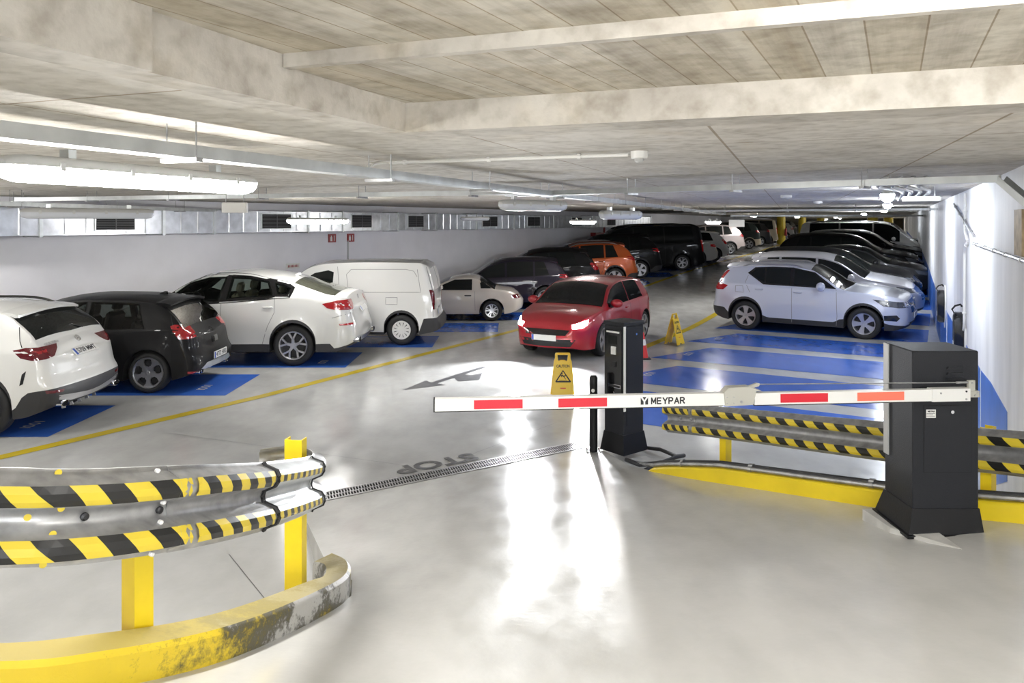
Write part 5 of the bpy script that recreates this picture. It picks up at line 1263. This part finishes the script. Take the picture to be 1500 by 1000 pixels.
# ---- shapes (metres; x from the rear bumper forwards, z up)
GLA = dict(L=4.41, W=1.84, wb=2.73, ro=.86, wr=.36, ar=.405, rr=.265, rim='multi', rimmat=M['alloydark'], clad=[(0, .60), (.3, .56), (.45, .36), (4.0, .34), (4.41, .5)], sill=.24,
    top=[(0, 1.0), (.05, 1.10), (.15, 1.19), (.5, 1.47), (.68, 1.575), (.9, 1.61), (1.4, 1.645), (2.0, 1.64), (2.5, 1.55), (3.2, 1.14), (3.32, 1.09), (4.0, 1.0), (4.28, .9), (4.41, .72)],
    belt=[(0, .97), (.4, 1.07), (1.2, 1.05), (3.2, 1.0), (4.41, .75)], rp=[(.2, .2), (.34, .06), (.46, 0), (.62, 0), (.66, .04), (.95, .09), (1.1, .11), (1.3, .15)],
    ws=(3.22, 2.5), rg=(.27, .66), rgm=.03, wrear=(.78, .98), pillars=[1.3, 2.2], wfront=2.95, rails=(.85, 2.6), railmat=M['trim'], spoiler=(.62, .12, .045), mirror=(2.95, 1.1), handles=[(1.45, .95), (2.45, .93)],
    seams=[[(1.3, 1.04), (1.32, .6), (1.5, .4)], [(2.2, 1.02), (2.2, .4)], [(.72, 1.0), (.98, .98), (1.0, .82), (.72, .84), (.72, 1.0)], [(.5, 1.45), (.42, 1.2), (.38, 1.12)]],
    parts=[('tail_light', 'darkred_lens', [('C', [(-.48, 1.09), (-.3, 1.12), (.1, 1.115), (.46, 1.12), (.40, 1.07), (.25, .99), (.05, .965), (-.2, .96), (-.36, .995)])], True),
           ('light_strip', 'red_lens', [('C', [(-.2, 1.075), (.1, 1.085), (.14, 1.04), (-.16, 1.035)])], True),
           ('bumper_trim', 'alloy', [('R', [(.70, .50), (.5, .445), (0, .43), (-.5, .445), (-.70, .50), (-.68, .44), (-.45, .385), (0, .37), (.45, .385), (.68, .44)])], False),
           ('reflector', 'darkred_lens', [('C', [(.0, .585), (.32, .565), (.30, .53), (.02, .545)])], True),
           ('diffuser', 'black', [('R', [(.46, .36), (-.46, .36), (-.4, .25), (.4, .25)])], False),
           ('bumper_vent', 'trim', [('S', [(.30, .84), (.345, .80), (.37, .66), (.33, .68), (.315, .76)])], True),
           ('brake_light', 'red_lens', [('R', [(.17, 1.535), (-.17, 1.535), (-.17, 1.52), (.17, 1.52)])], False)],
    plates=[('R', 0, .965, '5709 MMT')], exhaust=[(.62, .38, .055, 2)], emblem=[('R', 0, 1.12, .05)])
GOLF = dict(L=4.2, W=1.79, wb=2.575, ro=.73, wr=.325, ar=.375, rr=.245, rim='gti', sill=.2,
    top=[(0, .92), (.05, .99), (.14, 1.06), (.45, 1.33), (.58, 1.42), (.8, 1.475), (1.3, 1.515), (1.8, 1.52), (2.2, 1.49), (2.55, 1.4), (3.15, 1.05), (3.28, 1.0), (3.9, .9), (4.12, .78), (4.2, .62)],
    belt=[(0, .89), (.35, 1.0), (1.5, .98), (3.2, .92), (4.2, .66)], rp=[(.18, .1), (.3, .02), (.42, 0), (.55, .0), (.62, .06), (.95, .11), (1.1, .13)],
    ws=(3.16, 2.45), rg=(.22, .55), wrear=(.80, .95), pillars=[1.75], wfront=2.95, spoiler=(.55, .13, .03), fin=.9, finmat=M['trim'], mirror=(2.85, 1.03), handles=[(1.95, .87)],
    seams=[[(1.72, .96), (1.72, .35)], [(.45, 1.3), (.36, 1.05)]],
    parts=[('tail_light', 'red_lens', [('C', [(-.38, 1.05), (-.30, 1.075), (.05, 1.06), (.26, 1.03), (.30, .93), (.27, .86), (.0, .84), (-.22, .845), (-.33, .97)])], True),
           ('reflector', 'red_lens', [('C', [(-.05, .335), (.22, .32), (.22, .285), (-.05, .30)])], True),
           ('diffuser', 'zinc', [('R', [(.6, .34), (.45, .42), (0, .43), (-.45, .42), (-.6, .34), (-.42, .31), (0, .30), (.42, .31)])], False),
           ('boot_recess', 'trim', [('R', [(.12, .80), (-.12, .80), (-.12, .70), (.12, .70)])], False)],
    plates=[('R', 0, .50, '4772 HRS')], cabin=(M['darkcloth'], .35, 2.95, [(2.0, .36, 1.12), (2.0, -.36, 1.12), (1.2, .36, 1.06), (1.2, -.36, 1.06)]), glass=M['smokeglass'], glassr=M['smokeglass'], exhaust=[(.50, .29, .038, 1), (.58, .29, .038, 1)], emblem=[('R', 0, .90, .05)])
X6 = dict(L=4.88, W=1.98, wb=2.93, ro=1.15, wr=.385, ar=.435, rr=.27, rim='y5', tw=.26, clad=[(0, .0), (.25, .0), (.45, .42), (4.2, .38), (4.88, .3)], sill=.27, zm=.75, flare=.024,
    top=[(0, 1.10), (.05, 1.22), (.13, 1.33), (.25, 1.345), (.5, 1.375), (.85, 1.48), (1.21, 1.60), (1.6, 1.70), (2.2, 1.765), (2.7, 1.745), (3.1, 1.64), (3.75, 1.26), (3.9, 1.2), (4.5, 1.08), (4.75, .96), (4.88, .75)],
    belt=[(0, 1.06), (.4, 1.22), (1.2, 1.29), (1.5, 1.285), (2.4, 1.2), (3.6, 1.16), (4.88, .8)], rp=[(.3, .16), (.4, .04), (.55, 0), (.7, .0), (.76, .04), (1.05, .10), (1.2, .10), (1.34, .07)],
    ws=(3.78, 3.0), rg=(.40, 1.18), rgm=.10, glassr=M['glass2'], fin=1.35,
    surround=[[(3.58, 1.27), (3.42, 1.41), (3.13, 1.60), (2.78, 1.69), (2.4, 1.70), (2.0, 1.68), (1.58, 1.60), (1.32, 1.55), (1.16, 1.46), (1.23, 1.30), (1.47, 1.285), (2.43, 1.20), (3.10, 1.165)]],
    win=[[(3.48, 1.30), (3.15, 1.555), (2.78, 1.655), (2.44, 1.665), (2.56, 1.215), (3.12, 1.19)], [(2.36, 1.66), (2.015, 1.645), (1.64, 1.575), (1.52, 1.31), (2.42, 1.235)], [(1.52, 1.55), (1.33, 1.515), (1.21, 1.45), (1.28, 1.335), (1.45, 1.325)]],
    mirror=(3.2, 1.27), handles=[(1.62, 1.10), (2.75, 1.06)], seammat=M['seamgrey'],
    seams=[[(1.5, 1.28), (1.5, 1.0), (1.62, .75), (1.72, .42)], [(2.5, 1.19), (2.52, .42)], [(.02, 1.0), (.35, .92), (.42, .9)]],
    parts=[('tail_light', 'red_lens', [('C', [(-.62, 1.165), (-.3, 1.225), (0, 1.235), (.42, 1.225), (.44, 1.13), (.3, 1.05), (0, 1.04), (-.36, 1.05), (-.52, 1.085)])], True),
           ('window_pillar', 'trim', [('S', [(2.47, 1.69), (2.33, 1.69), (2.40, 1.21), (2.60, 1.20)])], True), ('window_pillar', 'trim', [('S', [(1.66, 1.60), (1.50, 1.575), (1.43, 1.30), (1.55, 1.295)])], True),
           ('reflector', 'red_lens', [('C', [(-.28, .79), (0, .80), (.14, .80), (.14, .765), (0, .76), (-.26, .757)])], True),
           ('bumper_insert', 'alloy', [('R', [(.7, .52), (-.7, .52), (-.6, .42), (.6, .42)])], False),
           ('front_light', 'lampglass', [('S', [(4.3, 1.0), (4.7, .92), (4.7, .82), (4.4, .86)])], True)],
    cabin=(M['beigeleather'], .62, 3.55, [(2.5, .38, 1.28), (2.5, -.38, 1.28), (1.66, .4, 1.26), (1.66, -.4, 1.26)]), glass=M['clearglass'],
    plates=[('R', 0, 1.0, '')], exhaust=[(.72, .47, .075, 2)], emblem=[('R', 0, 1.22, .045)])
VAN = dict(L=4.38, W=1.82, wb=2.73, ro=.84, wr=.335, ar=.385, rr=.205, rim='cap', rimmat=M['white'], clad=[(0, .60), (.38, .58), (.44, .25), (3.6, .25), (4.38, .55)], sill=.24, tum=.10, tu=.03, crown=.05, zm=.8, rzone=.5, rb=.03,
    top=[(0, 1.76), (.04, 1.80), (.12, 1.82), (.5, 1.845), (1.5, 1.86), (2.5, 1.83), (2.85, 1.75), (3.2, 1.52), (3.65, 1.2), (3.75, 1.15), (4.15, .98), (4.3, .85), (4.38, .65)],
    belt=[(0, 1.16), (2.2, 1.14), (3.5, 1.08), (4.38, .7)], rp=[(.2, .08), (.3, .0), (.56, 0), (.62, .10), (1.1, .13), (1.5, .20), (1.85, .34)],
    plan=[(0, .88), (.04, .93), (.14, .975), (.4, .995), (1.2, 1), (2.8, 1), (3.5, .97), (4.0, .90), (4.25, .78), (4.38, .62)],
    ws=(3.64, 2.9), win=[[(2.33, 1.60), (2.45, 1.64), (2.75, 1.58), (3.15, 1.32), (3.3, 1.17), (2.36, 1.17)]], mirror=(3.05, 1.2), handles=[(2.45, .98)], seammat=M['seamgrey'],
    seams=[[(2.25, 1.72), (2.2, 1.2), (2.22, .3)], [(.50, 1.66), (.42, 1.16), (2.0, 1.16), (2.05, 1.55), (1.95, 1.66), (.75, 1.66), (.58, 1.62), (.50, 1.5)], [(.93, 1.05), (1.18, 1.05), (1.18, .9), (.93, .9), (.93, 1.05)], [(.33, 1.78), (.17, 1.2), (.15, .62)]],
    parts=[('side_moulding', 'plastic', [('S', [(1.52, .65), (2.9, .65), (2.9, .47), (1.62, .47)])], True),
           ('tail_light', 'darkred_lens', [('C', [(-.20, 1.21), (.03, 1.21), (.05, .78), (-.10, .78)])], True),
           ('door_window', 'white', [('R', [(.72, 1.66), (.06, 1.68), (.06, 1.2), (.74, 1.2)])], True),
           ('plate_recess', 'trim', [('R', [(.3, .80), (-.3, .80), (-.3, .77), (.3, .77)])], False)],
    plates=[('R', .25, .70, '')])
MIATA = dict(L=3.95, W=1.68, wb=2.265, ro=.80, wr=.29, ar=.335, rr=.185, rim='multi', sill=.2, zm=.5, tum=.45,
    top=[(0, .64), (.05, .74), (.25, .835), (.55, .885), (.68, .91), (1.05, 1.14), (1.25, 1.21), (1.5, 1.24), (1.8, 1.215), (2.02, 1.15), (2.6, .885), (2.75, .855), (3.5, .77), (3.82, .66), (3.95, .5)],
    belt=[(0, .62), (.25, .76), (.6, .81), (.95, .82), (2.8, .80), (3.95, .52)], plan=[(0, .62), (.06, .74), (.2, .87), (.5, .96), (1.0, 1), (2.4, 1), (3.1, .96), (3.6, .86), (3.85, .7), (3.95, .55)], rp=[(.2, .12), (.3, .03), (.45, 0), (.55, 0), (.8, .06)], ws=(2.6, 1.98), rg=(.72, 1.12), rgm=.0,
    win=[[(1.34, 1.13), (1.82, 1.12), (2.15, .98), (2.45, .845), (1.34, .845)]], mirror=(2.22, .93), handles=[(1.45, .70)], handlemat=M['plastic'], seams=[[(1.27, .82), (1.25, .3)]], seammat=M['seamgrey'],
    parts=[('quarter_window', 'glass', [('S', [(1.14, 1.12), (1.10, .89), (.74, .89), (.92, 1.01)])], True), ('tail_light', 'darkred_lens', [('C', [(-.22, .71), (.1, .73), (.36, .72), (.36, .63), (.1, .61), (-.18, .63)])], True)])
def suv(H=1.62, L=4.4, W=1.84, **kw):
    """generic upright SUV"""
    S = dict(L=4.4, W=W, wb=2.65, ro=.85, wr=.35, ar=.40, rr=.25, rim='five', clad=[(0, .5), (.3, .48), (.45, .36), (4.0, .34), (4.4, .45)], sill=.24,
        top=[(0, 1.0), (.05, 1.10), (.15, 1.2), (.45, 1.47), (.6, 1.55), (.9, 1.60), (1.5, 1.62), (2.1, 1.60), (2.55, 1.5), (3.2, 1.12), (3.32, 1.07), (4.0, .98), (4.28, .88), (4.4, .70)],
        belt=[(0, .97), (.4, 1.08), (1.2, 1.05), (3.2, 1.0), (4.4, .74)], ws=(3.22, 2.5), rg=(.19, .50), wrear=(.72, .88), pillars=[1.2, 2.1], wfront=2.95, spoiler=(.52, .1, .04), mirror=(2.95, 1.08), handles=[(1.35, .94), (2.3, .92)],
        seams=[[(1.2, 1.04), (1.3, .6), (1.4, .4)], [(2.1, 1.02), (2.1, .4)], [(3.0, 1.0), (2.98, .4)]],
        parts=[('tail_light', 'red_lens', [('C', [(-.40, 1.10), (0, 1.10), (.34, 1.09), (.34, .97), (0, .93), (-.36, 1.0)])], True),
               ('front_light', 'lampglass', [('D', [(-.52, .88), (-.05, .84), (.42, .82), (.42, .73), (-.05, .72), (-.35, .75)])], True),
               ('grille', 'trim', [('F', [(.42, .80), (-.42, .80), (-.36, .52), (.36, .52)])], False)], plates=[('R', 0, .82, '')])
    return scaled(S, L/4.4, H/1.62, **kw)
def sedan(H=1.45, L=4.65, W=1.82, **kw):
    S = dict(L=4.6, W=W, wb=2.75, ro=.95, wr=.33, ar=.375, rr=.24, rim='five', sill=.2,
        top=[(0, .88), (.06, .98), (.2, 1.03), (.55, 1.06), (.9, 1.17), (1.35, 1.36), (1.7, 1.43), (2.2, 1.45), (2.7, 1.38), (3.4, 1.02), (3.55, .98), (4.2, .88), (4.48, .76), (4.6, .6)],
        belt=[(0, .86), (.5, .97), (1.5, .95), (3.3, .9), (4.6, .64)], ws=(3.42, 2.65), rg=(.62, 1.28), rgm=.06, wrear=(1.05, 1.35), pillars=[1.55, 2.35], wfront=3.2, mirror=(3.1, .98), handles=[(1.7, .84), (2.55, .82)],
        seams=[[(1.5, .94), (1.55, .4)], [(2.35, .92), (2.35, .35)]],
        parts=[('tail_light', 'red_lens', [('C', [(-.36, .95), (0, .95), (.4, .95), (.4, .84), (0, .80), (-.36, .85)])], True),
               ('front_light', 'lampglass', [('D', [(-.5, .78), (-.05, .74), (.4, .72), (.4, .63), (-.05, .62), (-.35, .66)])], True), ('grille', 'trim', [('F', [(.4, .70), (-.4, .70), (-.34, .48), (.34, .48)])], False)], plates=[('R', 0, .75, '')])
    return scaled(S, L/4.6, H/1.45, **kw)
def minivan(H=1.9, L=5.0, W=1.93, **kw):
    S = dict(L=5.0, W=W, wb=3.1, ro=1.0, wr=.345, ar=.395, rr=.235, rim='y5', sill=.22, tum=.13, tu=.035, crown=.06, zm=.75, rzone=.5, rb=.04,
        top=[(0, 1.80), (.04, 1.845), (.14, 1.87), (.5, 1.89), (2.5, 1.90), (3.4, 1.88), (3.75, 1.80), (4.15, 1.5), (4.45, 1.22), (4.55, 1.16), (4.8, 1.0), (4.93, .85), (5.0, .62)],
        belt=[(0, 1.14), (4.3, 1.08), (5.0, .7)], rp=[(.2, .1), (.3, .02), (.5, 0), (.6, .05), (1.1, .09), (1.5, .14), (1.9, .26)],
        plan=[(0, .90), (.04, .94), (.14, .98), (.4, 1), (1.2, 1), (3.4, 1), (4.1, .97), (4.6, .90), (4.88, .78), (5.0, .62)],
        ws=(4.42, 3.72), wrear=(.5, .56), pillars=[1.75, 3.05], wfront=4.05, mirror=(3.85, 1.2), handles=[(1.9, .95), (3.2, .95)], rgr=[[(.7, 1.70), (-.7, 1.70), (-.76, 1.2), (.76, 1.2)]],
        seams=[[(1.75, 1.75), (1.7, .3)], [(3.05, 1.75), (3.05, .3)], [(.3, 1.14), (1.7, 1.14)]],
        parts=[('tail_light', 'red_lens', [('C', [(-.16, 1.25), (.10, 1.25), (.10, .78), (-.12, .78)])], True),
               ('front_light', 'lampglass', [('D', [(-.45, .95), (-.05, .90), (.35, .88), (.35, .76), (-.05, .75), (-.35, .79)])], True)], plates=[('R', 0, .8, '')])
    return scaled(S, L/5.0, H/1.9, **kw)
XC = dict(L=4.43, W=1.87, wb=2.70, ro=.865, wr=.365, ar=.425, rr=.25, rim='five', clad=[(0, .56), (.3, .55), (.47, .42), (1.1, .48), (1.45, .36), (2.9, .36), (3.1, .45), (3.9, .44), (4.1, .38), (4.43, .36)], sill=.24, flare=.022,
    top=[(0, 1.06), (.04, 1.14), (.12, 1.27), (.33, 1.52), (.48, 1.60), (.8, 1.645), (1.3, 1.665), (1.9, 1.665), (2.35, 1.61), (2.7, 1.43), (3.12, 1.16), (3.22, 1.13), (4.0, 1.075), (4.25, 1.03), (4.37, .96), (4.43, .82)],
    belt=[(0, 1.03), (.4, 1.16), (1.3, 1.15), (3.1, 1.08), (4.0, 1.0), (4.43, .86)], rp=[(.2, .16), (.34, .04), (.5, 0), (.6, .0), (.64, .03), (.9, .05), (1.1, .06), (1.4, .08)], fp=[(.15, .22), (.3, .08), (.45, 0), (.95, .0), (1.1, .05)], plan=[(0, .80), (.05, .87), (.16, .935), (.5, .985), (1.3, 1), (2.8, 1), (3.5, .985), (4.0, .95), (4.25, .90), (4.38, .83), (4.43, .77)], fb=.09,
    ws=(3.14, 2.38), rg=(.14, .36), spoiler=(.44, .13, .02), rails=(.75, 2.2), railmat=M['alloy'],
    surround=[[(.90, 1.42), (1.07, 1.56), (1.5, 1.585), (1.98, 1.585), (2.48, 1.49), (2.98, 1.13), (1.30, 1.16)]],
    win=[[(.97, 1.41), (1.10, 1.53), (1.32, 1.545), (1.32, 1.21)], [(1.36, 1.545), (1.93, 1.555), (1.93, 1.185), (1.36, 1.205)], [(2.02, 1.55), (2.22, 1.525), (2.46, 1.465), (2.84, 1.17), (2.02, 1.18)]],
    mirror=(2.68, 1.17), ms=1.2, handles=[(1.2, 1.04), (2.12, 1.01)], seammat=M['seamgrey'],
    seams=[[(.92, 1.36), (.86, 1.2), (.98, .95)], [(1.98, 1.16), (1.98, .45), (1.98, .28)], [(2.98, 1.10), (3.0, .5), (2.98, .28)], [(.62, 1.10), (.80, 1.10), (.82, .94), (.62, .95), (.62, 1.10)]],
    parts=[('tail_light', 'red_lens', [('C', [(-.42, 1.10), (-.2, 1.15), (.1, 1.15), (.22, 1.13), (.22, .99), (0, .975), (-.28, .985)])], True),
           ('light_blade', 'red_lens', [('S', [(.09, 1.15), (.20, 1.15), (.44, 1.47), (.38, 1.47), (.25, 1.36)])], True),
           ('front_light', 'lampglass', [('D', [(-.70, .935), (-.1, .90), (.38, .89), (.38, .77), (-.05, .76), (-.45, .79)])], True),
           ('grille', 'trim', [('F', [(.44, .88), (-.44, .88), (-.40, .62), (.40, .62)])], False),
           ('fog_recess', 'trim', [('S', [(3.98, .58), (4.24, .60), (4.30, .53), (4.24, .46), (3.99, .47)])], True),
           ('lower_grille', 'black', [('F', [(.6, .42), (-.6, .42), (-.55, .33), (.55, .33)])], False)],
    plates=[('F', 0, .55, ''), ('R', 0, .82, '')], emblem=[('F', 0, .75, .085)])

WHITE = paint((.74, .74, .72), .0); PEARL = paint((.70, .70, .68), .05); BLACK = paint((.004, .004, .005), .0, .5, .25); SILVER = paint((.62, .65, .76), .3); SILVER2 = paint((.58, .58, .63), .3)
RED = paint((.42, .008, .02), .2); ORANGE = paint((.55, .10, .012), .3); NAVY = paint((.014, .010, .022), .2, .4, .6); ROSE = paint((.50, .44, .44), .3); GREEN = paint((.02, .03, .028), .3, .4, .6); BEIGE = paint((.46, .40, .30), .3); GREY = paint((.03, .03, .033), .4, .4, .7); CREAM = paint((.60, .55, .50), .05)

# ---- angled row along the duct wall, noses to the wall
LHEAD = 180
def left(name, label, cat, S, pm, x, y): return Car(name, label, cat, S, pm, 'cars parked along the duct wall').place(x, y, LHEAD, 1)
c = left('compact_suv', 'white compact SUV cut by the picture edge, black-rimmed wheel', 'car', GLA, WHITE, -6.62, 9.34)
for txt, y_, z_ in (('GLA 250 e', .52, 1.135),):
    h, n = c.hit('R', y_, z_); sd = Vector((0, -1, 0)); up = n.cross(sd).normalized(); sd = up.cross(n)
    lettering(txt, .06, Matrix(((sd.x, up.x, n.x, h.x+n.x*.006), (sd.y, up.y, n.y, h.y+n.y*.006), (sd.z, up.z, n.z, h.z+n.z*.006), (0, 0, 0, 1))), M['alloy'], c.root, .001, name='model_lettering')
for k in range(5):
    y_ = lerp(-.36, .36, k/4); h, n = c.hit('R', y_, .31); q = MB(); q.prism([(0, -.06), (.05, -.05), (.0, .06)], lambda u, w, t: h + Vector((-u, t, w)), -.008, .008); q.build('diffuser_fin', M['alloy'], c.root)
h, n = c.hit('R', -.25, 1.24); q = MB(); a_ = h + n*.02; q.tube([a_, a_ + Vector((.05, .18, .06)), a_ + Vector((.06, .36, .03))], [.02, .012, .006], 6); q.build('rear_wiper', M['trim'], c.root, True)
left('hatchback', 'black sporty hatchback with silver five-hole wheels and red tail lights', 'car', GOLF, BLACK, -5.73, 11.80)
left('coupe_suv', 'large white coupe-roofed SUV with star-spoke wheels', 'car', X6, PEARL, -4.10, 14.05)
left('cargo_van', 'white panel van with windowless side and plastic wheel covers', 'van', VAN, WHITE, -2.42, 16.42)
left('roadster', 'small cream-white roadster with a fitted hardtop', 'car', MIATA, CREAM, -.55, 20.4)
left('crossover', 'dark violet-black crossover half hidden behind the red car', 'car', suv(1.55, 4.2, 1.8, clad=0, handles=[]), NAVY, 1.03, 22.75)
left('hatchback', 'glossy black hatchback showing roof and tail behind the dark crossover', 'car', scaled(GOLF, 1, 1.06, rim='five'), BLACK, 2.3, 25.0)
left('crossover', 'burnt orange SUV with silver roof rails', 'car', suv(1.62, 4.35, 1.82, rails=(.7, 2.5), railmat=M['alloy']), ORANGE, 3.72, 27.0)
left('estate_car', 'black SUV with red tail light between orange SUV and people carrier', 'car', suv(1.72, 4.7, 1.88), BLACK, 5.0, 29.3)
left('people_carrier', 'tall black people carrier with chrome-spoked wheel', 'van', minivan(1.95, 5.0, 1.93, rails=(.6, 3.4)), BLACK, 7.22, 31.8)
left('hatchback', 'white sloping-roofed hatchback just beyond the black people carrier', 'car', scaled(GOLF, 1.03, 1.0, rim='multi', rimmat=M['alloydark']), WHITE, 10.0, 37.0)
left('saloon_car', 'white saloon tail showing between people carrier and white hatchback', 'car', sedan(1.45, 4.6), WHITE, 8.5, 34.3)
left('large_suv', 'pale rose-white SUV with dark multi-spoke wheels in the far row', 'car', suv(1.75, 4.8, 1.95, rim='multi'), ROSE, 12.5, 43.0)
left('offroader', 'dark green off-roader with beige lower body in the far row', 'car', suv(1.85, 4.4, 1.8, clad=[(0, .7), (.5, .66), (4.0, .62), (4.4, .66)], cladmat=BEIGE), GREEN, 15.9, 50.3)
left('crossover', 'dark grey SUV beside the dark green off-roader', 'car', suv(1.75, 4.5, 1.88, clad=0), GREY, 18.3, 55.3)
left('small_van', 'beige boxy van just before the yellow column', 'van', minivan(1.95, 4.4, 1.85), BEIGE, 20.3, 59.6)
left('crossover', 'blue car mostly hidden behind the first yellow column', 'car', suv(1.65, 4.4, 1.84, clad=0), paint((.02, .03, .12), .3), 22.4, 63.5)
left('crossover', 'white SUV just past the first yellow column', 'car', suv(1.68, 4.4, 1.84), WHITE, 24.8, 68)
# ---- square row along the charger wall, noses to the wall
def right(name, label, cat, S, pm, k, s=-4.32, t=None):
    t = (19.12 + 2.36*k) if t is None else t; x, y = st(s, t); return Car(name, label, cat, S, pm, 'cars parked along the charger wall').place(x, y, -30 if k else -34, -1)
vc = right('compact_suv', 'pale silver compact SUV with black sills and five-spoke wheels', 'car', XC, SILVER, 0)
h, n = vc.hit('F', 0, .75); q = MB(); q.prism([(-.09, -.085), (-.07, -.095), (.09, .085), (.07, .095)], lambda u, w, t: h + Vector((.02+t, u, w)), 0, .008); q.build('grille_bar', M['chrome'], vc.root)
for sg in (1, -1):
    h, n = vc.hit('F', .66, .83, sg); q = MB(); q.prism([(-.13, -.008), (.13, -.008), (.13, .008), (-.13, .008)], lambda u, w, t: h + Vector((.012 + t + -.12*abs(u+.0)*0, u, w)), -.02, .004); q.build('light_bar', M['white'], vc.root)
right('crossover', 'silver-white SUV parked directly behind the pale compact SUV', 'car', suv(1.72, 4.6, 1.86, clad=[(0, .5), (4.6, .35)]), SILVER2, 1, -4.3)
right('coupe_suv', 'black coupe SUV with a lip spoiler, third from the barrier', 'car', suv(1.62, 4.65, 1.9, clad=0), BLACK, 2, -4.45)
right('saloon_car', 'dark grey saloon with long bonnet, fourth from the barrier', 'car', sedan(1.50, 4.75, 1.86), GREY, 3, -4.1)
right('estate_car', 'long black estate with tinted windows, fifth from the barrier', 'car', suv(1.74, 4.85, 1.92, clad=0), BLACK, 4.1, -4.6)
right('crossover', 'black SUV with pale windscreen reflections beyond the estate', 'car', suv(1.74, 4.6, 1.88, clad=0), BLACK, 5.2, -4.2)
right('people_carrier', 'white people carrier with dark side windows in the far right row', 'van', minivan(2.0, 4.9, 1.9, rails=(.6, 3.2), railmat=M['trim']), WHITE, 6.4, -4.6)
right('saloon_car', 'silver-grey car beyond the white people carrier by the wall', 'car', suv(1.85, 4.6), GREY, 7.6, -3.9)
# ---- far cars at the end wall
for lb, x, y, pm_, S, hd in (('dark car parked nose-in between the first two far columns', 29.5, 79, GREY, suv(1.75, 4.5), 60), ('black SUV parked before the cream end wall', 36, 86, BLACK, suv(1.9, 4.6), 0)):
    Car('crossover', lb, 'car', S, pm_, 'cars by the end wall').place(x, y, hd, -1)
# ---- the red car driving out, headlamps on
HATCH = scaled(GOLF, 1, .98, rim='five'); HATCH = dict(HATCH)
HATCH['parts'] = [p for p in HATCH['parts']] + [('grille', 'trim', [('F', [(.5, .60), (-.5, .60), (-.42, .50), (.42, .50)])], False), ('lower_grille', 'black', [('F', [(.6, .42), (-.6, .42), (-.5, .28), (.5, .28)])], False)]
HATCH['plates'] = [('F', 0, .45, '')]
rc = Car('hatchback', 'red hatchback driving towards the barrier with bright headlamps', 'car', HATCH, RED, 'moving car')
rc.feat('headlamp', M['headlit'], [('D', [(-.30, .78), (.05, .75), (.36, .70), (.34, .63), (.05, .64), (-.2, .69)])], off=.008)
rc.place(3.0, 17.3, -118, 1)
rc.root.location = (1.66, 16.6, 0)
for sg in (1, -1):
    ld_ = bpy.data.lights.new('headlamp_beam', 'SPOT'); ld_.energy = 420; ld_.spot_size = R(95); ld_.spot_blend = 1; ld_.shadow_soft_size = .08; ld_.color = (.95, .97, 1)
    lo = bpy.data.objects.new('headlamp_beam', ld_); C.objects.link(lo); lo.parent = rc.root; lo.location = (4.2/2+.12, sg*.62, .68); lo.rotation_euler = (0, R(-90+14), R(8))
